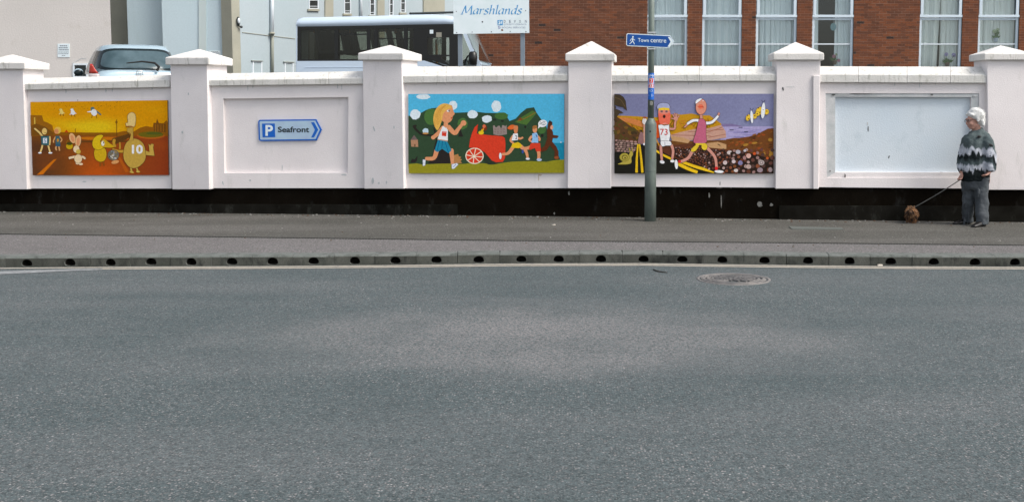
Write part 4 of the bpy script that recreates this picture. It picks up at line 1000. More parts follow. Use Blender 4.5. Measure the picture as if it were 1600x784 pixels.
# car park sign on the wall panel
S = PxPrint(BAY_PL[2], 395, 175, 13.067, -0.03)
t = thing('direction_sign', 'pale blue arrow shaped sign reading P Seafront on the white wall', 'sign', S.P(750, 600))
def arrow_plate(i):   # i: inset
    return [(1290 - i * .6, 150 + i), (1402 - i * 1.25, 365), (1300 - i * .6, 582 - i)] + [(165 + i * .2, 597 - i), (140 + i * .5, 585 - i * .8), (122 + i, 560 - i * .3), (110 + i, 200 + i * .2), (122 + i * .9, 175 + i * .7), (150 + i * .4, 162 + i)]
S.plate('plate', arrow_plate(0), 0.02, M_BLUE, t)
S.plate('face', arrow_plate(28), 0.004, M_SGREY, t, 0.002)
S.plate('parking_square', [(188, 240), (448, 238), (458, 515), (200, 518)], 0.003, M_BLUE, t, 0.004)
S.text('letter', 'P', 258, 268, 412, 490, M_SWHITE, t, 0.006, .03)
S.text('lettering', 'Seafront', 512, 302, 1150, 418, M_BLACK, t, 0.005, .022)
S.plate('arrow_head', [(1188, 214), (1250, 210), (1335, 365), (1250, 520), (1192, 522), (1268, 365)], 0.003, M_BLUE, t, 0.004)

# signpost on the pavement
PB = pave_at(1016.5, 345); PY = PB.y
post = thing('signpost', 'tall grey green steel post with a wide base standing on the pavement', 'signpost', PB)
ppl = Plane(900, PY, 1100, PY)
zof = lambda y: depth_at(1016, y, PY).z
m = MB(); m.smooth = True
wd = 1 / (F / PY)
m.lathe(PB, [(0.079, -.05), (0.078, zof(268) - PB.z), (0.079, zof(195) - PB.z), (0.076, zof(193) - PB.z), (0.050, zof(187) - PB.z), (0.043, zof(185) - PB.z)], 24)
b_ = m.build('base_sleeve', M_GALV, post)
m = MB(); m.smooth = True; m.lathe(PB, [(0.0795, zof(267.6) - PB.z), (0.0795, zof(267.2) - PB.z)], 24, False); m.build('seam', M_BLACK, b_)
m = MB(); m.smooth = True; c0 = depth_at(1015.5, 205, PY); m.ell((c0.x, PB.y - .078, c0.z), .012, .006, .012, 10, 6); m.build('bolt_hole', M_BLACK, b_)
m = MB(); m.smooth = True
m.lathe(PB, [(0.042, zof(190) - PB.z), (0.0415, 3.6)], 20); m.build('pole', M_GALV, post)
# wrapped cycle route stickers
def wrap(name, y0, y1, m_, r_=0.0435, half=75, x0=-1, x1=1, mb=None):
    b = mb or MB(); z0, z1 = zof(y1), zof(y0); N = 8
    for k in range(N):
        a0 = R(half) * lerp(x0, x1, k / N); a1 = R(half) * lerp(x0, x1, (k + 1) / N)
        b.poly([(PB.x + r_ * math.sin(a), PB.y - r_ * math.cos(a), z) for a, z in ((a0, z0), (a1, z0), (a1, z1), (a0, z1))])
    return b.build(name, m_, post) if mb is None else b
def wraptext(name, t_, y0, y1, m_, x0, x1, r_=0.0450, weight=.02):
    b = MB()
    put_text(b, t_, lambda u, v: Vector((PB.x + r_ * math.sin(R(75) * lerp(x0, x1, u)), PB.y - r_ * math.cos(R(75) * lerp(x0, x1, u)), lerp(zof(y1), zof(y0), v))), weight)
    return b.build(name, m_, post)
wrap('sticker', 114.5, 156, M_BLUE)
M_RED = mat('sticker_red', rgb(200, 40, 50), .5)
wrap('sticker_square', 122.2, 130.5, M_SWHITE, .0442, 75, -.62, .62); wrap('sticker_square', 122.8, 129.9, M_RED, .0446, 75, -.5, .5); wraptext('number', '2', 123.6, 129.2, M_SWHITE, -.22, .22, .0452)
wrap('sticker_square', 131, 137.8, M_SWHITE, .0442, 75, -.7, .7); wrap('sticker_square', 131.5, 137.3, M_RED, .0446, 75, -.62, .62); wraptext('number', '33', 132.2, 136.7, M_SWHITE, -.45, .45, .0452)
wraptext('lettering', 'NCN', 140.2, 144, M_SGREY, -.5, .5, .0446, .0)
# cycle symbol and arrow
b = MB()
def wp(u, y, r_=.0450): return Vector((PB.x + r_ * math.sin(R(75) * u), PB.y - r_ * math.cos(R(75) * u), zof(y)))
for cx_ in (-.42, .42):
    for k in range(10):
        a0, a1 = 2 * math.pi * k / 10, 2 * math.pi * (k + 1) / 10
        b.poly([wp(cx_ + .26 * math.cos(a0), 119 + 1.5 * math.sin(a0)), wp(cx_ + .26 * math.cos(a1), 119 + 1.5 * math.sin(a1)), wp(cx_ + .17 * math.cos(a1), 119 + 1 * math.sin(a1)), wp(cx_ + .17 * math.cos(a0), 119 + 1 * math.sin(a0))])
for (u0, y0, u1, y1) in ((-.42, 119, -.15, 116.8), (-.15, 116.8, .25, 116.8), (.25, 116.8, 0, 119), (0, 119, -.2, 116.4), (.42, 119, .22, 116)):
    b.poly([wp(u0 - .04, y0), wp(u0 + .04, y0), wp(u1 + .04, y1), wp(u1 - .04, y1)])
b.build('cycle_symbol', M_SWHITE, post)
b = MB(); b.poly([wp(-.6, 148.6), wp(-.6, 149.8), wp(.2, 149.8), wp(.2, 148.6)]); b.poly([wp(.15, 146.8), wp(.15, 151.6), wp(.68, 149.2)]); b.build('arrow', M_SWHITE, post)
wrap('sticker', 158.5, 164.5, mat('old_paper', (.28, .28, .25, 1), .8, fine=.2), .0435, 75, -.3, .35); wraptext('number', '2', 159.5, 163.5, M_BLACK, -.12, .18, .0446, 0)

# town centre finger sign clipped on the post
spl = Plane(900, PY - .05, 1100, PY - .05)
S = PxPrint(spl, 970, 40, 4.9, 0.0)
t = thing('finger_sign', 'dark blue finger sign reading Town centre clipped on the post', 'sign', S.P(225, 175, -.03))
def finger(i): return [(52 + i * .4, 61 + i), (378 - i * .3, 77 + i), (409 - i * 1.3, 124), (370 - i * .3, 174 - i), (50 + i * .4, 158 - i), (41 + i, 148 - i * .6), (43 + i, 70 + i * .6)]
S.plate('plate', finger(0), 0.012, M_SWHITE, t)
S.plate('face', finger(6), 0.003, M_NAVY, t, 0.0015)
S.text('lettering', 'Town', 131, 98, 214, 126, M_SWHITE, t, 0.003, .004, skew=3); S.text('lettering', 'centre', 228, 102, 348, 130, M_SWHITE, t, 0.003, .004, skew=4)
S.plate('arrow_head', [(361, 90), (376, 88), (400, 124), (372, 164), (357, 164), (381, 126)], 0.002, M_SWHITE, t, 0.003)
b = MB()
def pz(pts): a = [S.P(x, y, .0032) for x, y in pts]; b.poly(a)
def lz(pts, w, w2=None): pz(stroke(pts, w, w2))
pz([(93 + 6 * math.cos(k * .63), 88 + 6.5 * math.sin(k * .63)) for k in range(10)])
lz([(91, 97), (90, 120)], 11, 8); lz([(90, 118), (97, 130), (105, 144)], 7, 5); lz([(89, 118), (80, 132), (68, 142)], 7, 5); lz([(91, 99), (100, 108), (108, 114)], 5, 4); lz([(89, 99), (78, 108), (72, 120)], 5, 4)
b.build('pedestrian_symbol', M_SWHITE, t)
b = MB(); c0 = S.P(230, 60); 
b.box(PB.x - .055, PB.x + .055, PB.y - .052, PB.y + .05, c0.z - .005, c0.z + .018); b.build('clip', M_ALU, t, bevel=.004); b = MB(); b.box(PB.x - .055, PB.x + .055, PB.y - .048, PB.y + .05, c0.z - .22, c0.z - .2); b.build('clip', M_ALU, t, bevel=.004)

# ------------------------------------------------------------------ buildings behind
M_CREAM = mat('cream_roughcast', (0.60, 0.565, 0.53, 1), 0.9, var=(0.66, 0.62, 0.585, 1), vscale=0.5, var2=(0.50, 0.455, 0.40, 1), v2scale=1.1, v2lo=.60, v2hi=.80, fine=.08, fscale=30, bmp=.3, bscale=25, spec=.15)
M_TEAL = mat('pale_blue_wall', (0.50, 0.62, 0.67, 1), 0.85, var=(0.53, 0.64, 0.70, 1), vscale=0.4, var2=(0.46, 0.57, 0.60, 1), v2scale=1.2, v2stretch=(1, 1, .2), fine=.05, fscale=20, spec=.15)
M_TEAL2 = mat('paler_blue_wall', (0.38, 0.46, 0.49, 1), 0.85, var=(0.42, 0.48, 0.51, 1), vscale=0.3, fine=.05, fscale=20, spec=.15)
M_OLIVE = mat('olive_stone_trim', (0.33, 0.33, 0.27, 1), 0.85, var=(0.39, 0.38, 0.31, 1), vscale=1.5, fine=.06, fscale=25, spec=.15)
M_OLIVE_D = mat('olive_render', (0.25, 0.27, 0.23, 1), 0.85, var=(0.29, 0.30, 0.26, 1), vscale=1.5, fine=.06, fscale=25, spec=.15)
M_UPVC = mat('white_window_frame', (0.70, 0.76, 0.80, 1), 0.4, fine=.03, spec=.4)
M_FRAME_BLUE = mat('pale_blue_window_frame', (0.60, 0.70, 0.77, 1), 0.4, var=(0.65, 0.74, 0.80, 1), vscale=2, spec=.4)
M_ROOMDARK = mat('dark_room', (0.06, 0.075, 0.07, 1), 0.9)
GL = glassmat('window_glass', (0.93, 0.97, 0.97, 1), 0.8)
GLD = glassmat('dark_bus_glass', (0.66, 0.68, 0.64, 1), 0.8)
M_DARKGL = mat('dark_window', (0.02, 0.026, 0.026, 1), 0.12, var=(0.035, 0.04, 0.04, 1), vscale=1.2, spec=.5)
GZ = 1.3

def vprism(b, pts, z0, z1):
    return b.hexa([Vector((x, y, z0)) for x, y in pts], [Vector((x, y, z1)) for x, y in pts])
def XY(px, Y): p = depth_at(px, 160, Y); return (p.x, p.y)
def window_on(pl, parent, x0, y0, x1, y1, fr=1.6, mf=M_UPVC, mp=M_DARKGL, off=0.0, bars=()):
    w = MB()
    w.rect(pl, x0, y0, x0 + fr, y1, off + .03, off - .06); w.rect(pl, x1 - fr, y0, x1, y1, off + .03, off - .06)
    w.rect(pl, x0 + fr, y0, x1 - fr, y0 + fr, off + .03, off - .06); w.rect(pl, x0 + fr, y1 - fr, x1 - fr, y1, off + .03, off - .06)
    for yb in bars: w.rect(pl, x0 + fr, yb - fr * .35, x1 - fr, yb + fr * .35, off + .028, off - .05)
    o = w.build('window', mf, parent); o['kind'] = 'part'; del o['kind']
    g = MB(); g.rect(pl, x0 + fr, y0 + fr, x1 - fr, y1 - fr, off + .008, off + .002); g.build('pane', mp, o)
    return o

# cream gable building on the left
cb = thing('cream_building', 'cream roughcast building with one small white window behind the silver blue car', 'building', XY(60, 30) + (GZ,))
b = MB(); (xa, ya), (xb, yb) = XY(-420, 30), XY(177.5, 30)
vprism(b, [(xa, 30), (xb, 30), (xb * 32.5 / 30 - .25, 32.5), (xa - 3, 32.5)], GZ - .3, 8.2)
b.build('wall', M_CREAM, cb)
b = MB(); b.hexa([(xa - .3, 29.7, 8.2), (xb + .3, 29.7, 8.2), (xb - 1, 32.6, 8.2), (xa - 3, 32.6, 8.2)], [(xa - .3, 29.7, 8.4), (xb + .3, 29.7, 8.4), (xb - 1, 32.6, 8.4), (xa - 3, 32.6, 8.4)]); b.build('roof', M_OLIVE_D, cb)
cpl = Plane(15, 30, 177, 30)
window_on(cpl, cb, 113.5, 99.5, 137, 122, 2.6, off=.0)
b = MB()
for a, c_ in (((113.5, 99), (124, 93.5)), ((124, 93.5), (127, 91.3)), ((127, 91.3), (135, 92))): b.slab(cpl, stroke([a, c_], .9), .006, -.01)
b.build('cracked_render', M_GREY_STAIN, cb)
N_ = PxPrint(cpl, 0, 0, 1, .02)
def notice(pl, x0, y0, x1, y1, label, off):
    S_ = PxPrint(pl, 0, 0, 1, off)
    t = thing('wall_notice', label, 'notice', S_.P((x0 + x1) / 2, y1))
    S_.plate('plate', [(x0, y0), (x0, y1), (x1, y1), (x1, y0)], .012, M_SWHITE, t)
    w = x1 - x0; h = y1 - y0; b = MB()
    for k, (fy, a, c_, hh) in enumerate(((.12, .18, .80, .07), (.27, .10, .90, .07), (.42, .10, .93, .07), (.60, .06, .93, .045), (.72, .06, .93, .045), (.85, .35, .65, .045))):
        x = x0 + w * a
        while x < x0 + w * c_ - .6:
            e = min(x + random.uniform(1.2, 3.2), x0 + w * c_)
            y = y0 + h * fy; q = [S_.P(x, y, .002), S_.P(e, y, .002), S_.P(e, y + h * hh, .002), S_.P(x, y + h * hh, .002)]; b.poly(q); x = e + .5
    o = b.build('print', mat('notice_ink', (.20, .22, .26, 1), .7), t); o['kind'] = 'stuff'
notice(cpl, 90, 68.7, 108.6, 89.8, 'small white printed notice fixed on the cream building wall', .014)

# pale blue building: stepped front and a long side wall running back
bb = thing('blue_building', 'tall pale blue rendered building with stone pilaster and downpipe behind the minibus', 'building', XY(300, 34) + (GZ,))
def block(name, px0, px1, Y0, Y1, m_, ztop=11):
    b = MB(); x0, _ = XY(px0, Y0); x1, _ = XY(px1, Y0)
    vprism(b, [(x0, Y0), (x1, Y0), (x1, Y1), (x0, Y1)], GZ - .2, ztop); return b.build(name, m_, bb)
block('wall', 120, 204, 35.6, 40, M_OLIVE)
block('wall', 203.6, 262, 34.75, 40, M_TEAL)
block('wall', 257.5, 352, 34.3, 40.2, M_TEAL)
b = MB(); x0 = XY(349.5, 34.2)[0]; x1 = XY(365.5, 33.95)[0]; x2 = XY(377.5, 34.15)[0]
vprism(b, [(x0, 34.2), (x1, 33.95), (x2, 34.15), (x2, 40), (x0, 40)], GZ - .2, 11); b.build('pilaster', M_OLIVE, bb)
BP = Plane(377, 34.12, 756, 49.5)
b = MB(); vprism(b, [(BP.a.x, BP.a.y), (BP.b.x, BP.b.y), (BP.b.x - 4, BP.b.y + 2), (BP.a.x - 1, BP.a.y + 6)], GZ - .2, 11.2); b.build('side_wall', M_TEAL2, bb)
b = MB(); b.slab(BP, [(379, 50.6), (379, 51.3), (461, 61.2), (461, 60.5)], .02, -.01); b.build('string_course', M_OLIVE, bb)
fpl = Plane(258, 34.3, 350, 34.3)
b = MB(); b.rect(fpl, 310.5, -40, 322, 112, .035, -.02); b.build('render_band', mat('beige_band', (.52, .59, .58, 1), .85, var=(.50, .61, .64, 1), vscale=.8), bb)
for (x0, y0, x1, y1) in ((395, 95.8, 410, 116), (445, 97.6, 459, 116)):
    window_on(BP, bb, x0, y0, x1, y1, 1.7, off=-.01)
    b = MB(); b.slab(BP, [(x0 - 1, y0 - 1.2), (x0 - 1, y0 - .1), (x1 + 1.6, y0 + .5), (x1 + 1.6, y0 - .5)], .05, -.02); b.build('lintel', M_OLIVE_D, bb)
for (x0, y0, x1, y1) in ((483, -12, 498, 14.2), (538, -12, 548.5, 21.5), (578, -10, 586, 24), (608.5, -10, 615, 24.5), (626, -10, 634, 20)):
    window_on(BP, bb, x0, y0, x1, y1, 1.1, off=0.0, bars=((y0 + y1) / 2, y1 - 4))
    b = MB(); b.slab(BP, [(x0 - 1, y1 + .1), (x0 - 1, y1 + 3.2), (x1 + 1.5, y1 + 3.6), (x1 + 1.5, y1 + .5)], .06, -.02); b.build('sill', M_OLIVE, bb)
b = MB(); b.rect(BP, 508.5, -20, 521, 60, .05, -.02); b.build('pilaster', M_OLIVE, bb)
b = MB(); b.rect(BP, 590, -20, 601, 60, .05, -.02); b.build('pilaster', M_OLIVE, bb)
b = MB(); b.rect(BP, 662, -20, 695, 20, .05, -.02); b.build('panel', M_OLIVE, bb)
def pipe(px, y0, y1, r_, m_, nm='downpipe', pl=BP):
    b = MB(); b.smooth = True; b.tube([pl.hit(px, y0, r_ + .02), pl.hit(px, y1, r_ + .02)], r_, 8); return b.build(nm, m_, bb)
pipe(425.2, -30, 52, .06, M_UPVC); pipe(425.2, 51, 54, .085, M_OLIVE); pipe(425.6, 53, 120, .05, M_OLIVE_D); pipe(564, -30, 30, .05, M_UPVC)
b = MB(); b.tube([BP.hit(641, 21.8, 1.0), BP.hit(712, 19.6, 1.0)], .05, 6); b.build('gutter', M_BLACK, bb)
notice(fpl, 327, 79.3, 344.5, 92, 'small white notice low on the blue building beside the pillar', .014)
lp = Plane(365.5, 33.95, 377.5, 34.15); c_ = lp.hit(374.5, 36, .12)
wl_ = thing('wall_lamp', 'small black bulkhead lamp with white glass fixed high on the olive pilaster', 'lamp', c_)
b = MB(); b.smooth = True; b.ell(lp.hit(372.3, 34, .06), .055, .06, .15, 12, 8); b.build('housing', M_BLACK, wl_)
b = MB(); b.smooth = True; b.ell(lp.hit(373.2, 33, .10), .04, .05, .09, 10, 8); b.build('glass', M_UPVC, wl_)
b = MB(); b.smooth = True; b.tube([lp.hit(373, 40, .06), lp.hit(376, 43, .1)], .02, 6); b.build('bracket', M_BLACK, wl_)
b = MB(); b.smooth = True; b.ell(lp.hit(377, 42.5, .1), .05, .05, .04, 10, 6); b.build('sensor', M_IRON_DARK, wl_)

# red brick building: real bricks in running bond
BY = 33.0
bk = thing('brick_building', 'red brown brick building with tall white framed windows on the right', 'building', XY(1200, BY) + (GZ,))
brp = Plane(760, BY, 1600, BY)
M_B = [mat('brick_orange', (0.205, 0.073, 0.034, 1), .85, var=(0.172, 0.060, 0.030, 1), vscale=6, fine=.14, fscale=40, spec=.15),
       mat('brick_brown', (0.140, 0.053, 0.030, 1), .85, var=(0.165, 0.065, 0.035, 1), vscale=6, fine=.14, fscale=40, spec=.15),
       mat('brick_dark', (0.110, 0.046, 0.028, 1), .85, var=(0.14, 0.056, 0.032, 1), vscale=6, fine=.14, fscale=40, spec=.15),
       mat('brick_burnt', (0.045, 0.032, 0.028, 1), .85, fine=.15, fscale=40, spec=.15)]
M_MORTAR = mat('mortar', (0.36, 0.23, 0.165, 1), .95, var=(0.28, 0.17, 0.12, 1), vscale=2, fine=.1)
def zy(y): return brp.hit(1200, y).z
def xx(px): return brp.hit(px, 60).x
X_L, X_R = xx(748), xx(1760); Z0, Z1 = GZ - .2, 6.9
WIN = [(1011.5, 1074), (1097, 1159), (1181, 1245), (1269, 1333.5), (1436.5, 1503), (1528, 1592)]
WZ0, WZ1 = zy(113), zy(-62)
openings = [(xx(a), xx(b_), WZ0, WZ1) for a, b_ in WIN]
b = MB()
xs = [X_L] + [v for o_ in openings for v in o_[:2]] + [X_R]
b.box(X_L, X_R, BY + .005, BY + .25, Z0, WZ0); b.box(X_L, X_R, BY + .005, BY + .25, WZ1, Z1)
for k in range(0, len(xs), 2): b.box(xs[k], xs[k + 1], BY + .005, BY + .25, WZ0, WZ1)
b.box(X_L, X_L + .25, BY + .25, BY + 9, Z0, Z1); b.box(X_R - .25, X_R, BY + .25, BY + 9, Z0, Z1); b.box(X_L, X_R, BY + 9, BY + 9.25, Z0, Z1)
b.build('wall', M_MORTAR, bk)
b = MB(); b.box(X_L - .3, X_R + .3, BY - .3, BY + 9.5, Z1, Z1 + .25); b.build('roof', M_IRON_DARK, bk)
b = MB(); b.box(X_L + .25, X_R - .25, BY + .25, BY + 5, WZ0 - .25, WZ0 - .2); b.box(X_L + .25, X_R - .25, BY + 5, BY + 5.1, WZ0 - .2, Z1 - .05); b.box(X_L + .25, X_R - .25, BY + .25, BY + 5, Z1 - .1, Z1 - .05)
b.build('room_interior', M_ROOMDARK, bk)
brick_me = {}
def brick_mesh(mi):
    if mi not in brick_me:
        q = MB(); q.box(-.1075, .1075, 0, .05, 0, .065)
        me = bpy.data.meshes.new('brick'); me.from_pydata(q.v, [], q.f); me.materials.append(M_B[mi])
        bm = bmesh.new(); bm.from_mesh(me); bmesh.ops.recalc_face_normals(bm, faces=bm.faces); bm.to_mesh(me); bm.free(); brick_me[mi] = me
    return brick_me[mi]
rest = MB(); single = 0; bk_loc = wloc(bk)
zc = Z0; row = 0
SX0, SX1, SZ0, SZ1 = xx(1336), xx(1434), zy(103), zy(1)
while zc < Z1 - .07:
    x = X_L + (0 if row % 2 else -.1125)
    while x < X_R:
        a, e = max(x, X_L), min(x + .215, X_R)
        segs = [(a, e)]
        for (o0, o1, oz0, oz1) in openings:
            if zc + .065 > oz0 and zc < oz1:
                ns = []
                for s0, s1 in segs:
                    if s1 <= o0 or s0 >= o1: ns.append((s0, s1))
                    else:
                        if s0 < o0 - .02: ns.append((s0, o0))
                        if s1 > o1 + .02: ns.append((o1, s1))
                segs = ns
        for s0, s1 in segs:
            if s1 - s0 < .03: continue
            mi = random.choices((0, 1, 2, 3), (10, 9, 4, 0.35))[0]
            if s0 < xx(1000): mi = random.choices((0, 1, 2, 3), (3, 9, 8, 0.35))[0]
            dy = random.uniform(-.004, .003)
            if single < 300 and s1 - s0 > .21 and SZ0 < zc < SZ1 and ((s0 > SX0 and s1 < SX1) or (s0 > xx(828) and s1 < xx(884))):
                o = bpy.data.objects.new('brick', brick_mesh(mi)); COL.objects.link(o); o.parent = bk
                o.location = Vector(((s0 + s1) / 2, BY + dy, zc)) - bk_loc; single += 1
            else:
                rest.use(M_B[mi]); rest.box(s0, s1, BY + dy, BY + .05, zc, zc + .065)
        x += .225
    zc += .075; row += 1
o = rest.build('brick', None, bk); o['kind'] = 'stuff'
# windows
for (a, c_) in WIN:
    x0, x1 = xx(a), xx(c_); yf = BY + .05
    def zz(y): return zy(y)
    w = MB()
    w.box(x0, x0 + .075, yf, yf + .09, WZ0, WZ1); w.box(x1 - .075, x1, yf, yf + .09, WZ0, WZ1)
    w.box(x0 + .075, x1 - .075, yf, yf + .09, WZ0, WZ0 + .08); w.box(x0 + .075, x1 - .075, yf, yf + .09, WZ1 - .08, WZ1)
    w.box(x0 + .075, x1 - .075, yf + .01, yf + .09, zz(31.5), zz(28.6))
    wf = w.build('window', M_FRAME_BLUE, bk, bevel=.008)
    s = MB(); s.box(x0 - .02, x1 + .02, yf - .045, yf - .001, zz(27.7), zz(23.6)); s.box(x0 + .02, x0 + .11, yf - .04, yf - .002, zz(23.6), WZ1 - .02); s.box(x1 - .11, x1 - .02, yf - .04, yf - .002, zz(23.6), WZ1 - .02)
    s.build('opening_sash', M_FRAME_BLUE, wf, bevel=.008)
    s = MB(); s.box(x0 + .075, x1 - .075, yf + .02, yf + .06, zz(70), zz(68.1)); s.build('glazing_bar', M_UPVC, wf)
    for z0, z1 in ((WZ0 + .08, zz(70)), (zz(68.1), zz(31.5)), (zz(23.6), WZ1 - .08)):
        s = MB(); s.box(x0 + .076, x1 - .076, yf + .04, yf + .046, z0, z1); s.build('pane', GL, wf)
# curtains, each hung behind its own window
M_CURT = [mat('curtain_cream', (0.85, 0.84, 0.80, 1), .9, var=(0.82, 0.82, 0.80, 1), vscale=3, v2stretch=(4, 4, .3)), mat('curtain_pale_blue', (0.80, 0.84, 0.87, 1), .9, var=(0.84, 0.86, 0.87, 1), vscale=3)]
def curtain(pa, pb, label, mi, seed, y=BY + .23, lean=0.0):
    rnd = random.Random(seed); b = MB(); b.smooth = True; x0, x1 = xx(pa), xx(pb); n = max(8, int((x1 - x0) / .022)); ph = rnd.uniform(0, 6)
    ph2 = rnd.uniform(0, 6); rows = []
    for k in range(6):
        t = k / 5; z = lerp(WZ0 - .15, WZ1, t)
        rows.append(b.add([(lerp(x0, x1, i / n) + .02 * math.sin(i * .9 + k * .6 + ph2) + lean * (t - .4), y + .055 * math.sin(i * .62 + ph + 1.4 * math.sin(i * .21 + ph2)) * (1.1 - .2 * t) * (.55 + .45 * math.sin(i * .13 + ph)) + .022 * math.sin(i * 1.5 + ph2 + k * .2), z) for i in range(n + 1)]))
    for r0, r1 in zip(rows, rows[1:]):
        for i in range(n): b.face((r0[i], r0[i + 1], r1[i + 1], r1[i]))
    o = b.build('curtain', M_CURT[mi], base=(x0, y, WZ0))
    s = o.modifiers.new('thickness', 'SOLIDIFY'); s.thickness = .006
    tag(o, label, 'curtain', 'curtains in the brick building windows'); return o
curtain(1013, 1073, 'pale curtain drawn across the brick building window right behind the signpost', 1, 1)
curtain(1099, 1158, 'pale curtain drawn across the second brick building window right of the signpost', 1, 2)
curtain(1183, 1244, 'pale curtain drawn across the window behind the fifth pillar cap', 1, 3)
curtain(1271, 1281, 'narrow strip of curtain at the left of the half open dark window', 1, 4)
curtain(1307, 1332, 'wide half drawn curtain at the right of the dark window', 1, 5, lean=-.03)
curtain(1438, 1471, 'left cream curtain meeting another in the window with purple flowers', 0, 6, lean=.05)
curtain(1472, 1502, 'right cream curtain behind the purple flowers on the sill', 0, 7, lean=.05)
curtain(1530, 1590, 'cream curtain across the brick building window farthest right', 0, 8)
# things in the windows
M_LEAF = mat('leaf_green', (0.05, 0.12, 0.035, 1), .6, var=(0.08, 0.16, 0.05, 1), vscale=20)
def wpt(px, y, d): return depth_at(px, y, BY + d)
c_ = wpt(1302, 42.5, .16); t = thing('sun_catcher', 'round teal glass disc hanging in the dark window', 'ornament', c_)
b = MB(); b.smooth = True; b.ell(c_, .088, .012, .115, 18, 10); b.build('disc', mat('teal_glass', (.20, .36, .40, 1), .25), t)
b = MB(); b.tube([c_ + Vector((0, 0, .11)), c_ + Vector((0, 0, .36))], .004, 5); b.build('cord', M_UPVC, t)
def flowers(px, yb, label, heads, potc, leafn, cat='flowers', pot=True):
    base = wpt(px, yb, .18); t = thing('potted_flowers', label, cat, base); rnd = random.Random(int(px))
    if pot:
        b = MB(); b.smooth = True; b.lathe(base, [(.05, 0), (.07, .11), (.075, .12), (.06, .12)], 14); b.build('pot', potc, t)
    for (dx, dz, col, r_) in heads:
        tip = base + Vector((dx, rnd.uniform(-.02, .02), dz))
        b = MB(); b.tube([base + Vector((0, 0, .1)), base.lerp(tip, .6) + Vector((dx * .1, 0, .02)), tip], .006, 5); b.build('stem', M_LEAF, t)
        b = MB()
        for k in range(9):
            an = k * .7; d = Vector((math.cos(an), rnd.uniform(-.4, .4), math.sin(an))) * r_
            b.poly([tip, tip + d + Vector((d.z, 0, -d.x)) * .35, tip + d * 1.25, tip + d - Vector((d.z, 0, -d.x)) * .35])
        b.build('flower_head', col, t)
    b = MB()
    for k in range(leafn):
        an = rnd.uniform(-1.3, 1.3); L_ = rnd.uniform(.1, .2); d = Vector((math.sin(an), rnd.uniform(-.4, .4), abs(math.cos(an)))) * L_; s_ = Vector((d.z, 0, -d.x)) * .22
        p0 = base + Vector((0, 0, .1)); b.poly([p0, p0 + d * .5 + s_, p0 + d, p0 + d * .5 - s_])
    o = b.build('leaves', M_LEAF, t); o['kind'] = 'stuff'
M_PURP = mat('purple_petal', (.36, .30, .56, 1), .7); M_PINK = mat('pink_petal', (.40, .16, .22, 1), .7); M_POT = mat('brown_pot', (.20, .14, .10, 1), .7); M_YEL = mat('pale_green_petal', (.42, .48, .30, 1), .7)
flowers(1480, 104, 'leafy plant with two purple flower heads in front of the cream curtains', ((-.03, .36, M_PURP, .05), (.19, .34, M_PURP, .055)), M_POT, 14)
flowers(1304, 101, 'dim plant with pink flowers standing in the dark window', ((-.02, .24, M_PINK, .05), (.12, .12, M_PINK, .045), (.05, .3, M_YEL, .03)), M_POT, 12)
flowers(1556, 66, 'tall vase of pale green flowers in the farthest right window', ((-.05, .32, M_YEL, .05), (.04, .36, M_YEL, .05), (.02, .28, M_LEAF, .06)), mat('white_vase', (.60, .64, .76, 1), .4), 8)

# welcome board on two posts in the car park
SP = Plane(700, 22.5, 840, 22.5)
S = PxPrint(SP, 700, 10, 7.843, 0.0)
t = thing('notice_board', 'large white board with blue italic Marshlands lettering on two grey posts', 'sign', S.P(530, 1200))
S.plate('board', [(64, -110), (70, 341), (996, 329), (992, -120)], .03, M_SWHITE, t)
for x in (148, 914):
    b = MB(); p = S.P(x, 300, -.075); b.box(p.x - .045, p.x + .045, p.y - .04, p.y + .04, 1.2, S.P(x, -90).z); b.build('post', M_POSTGREY, t, bevel=.004)
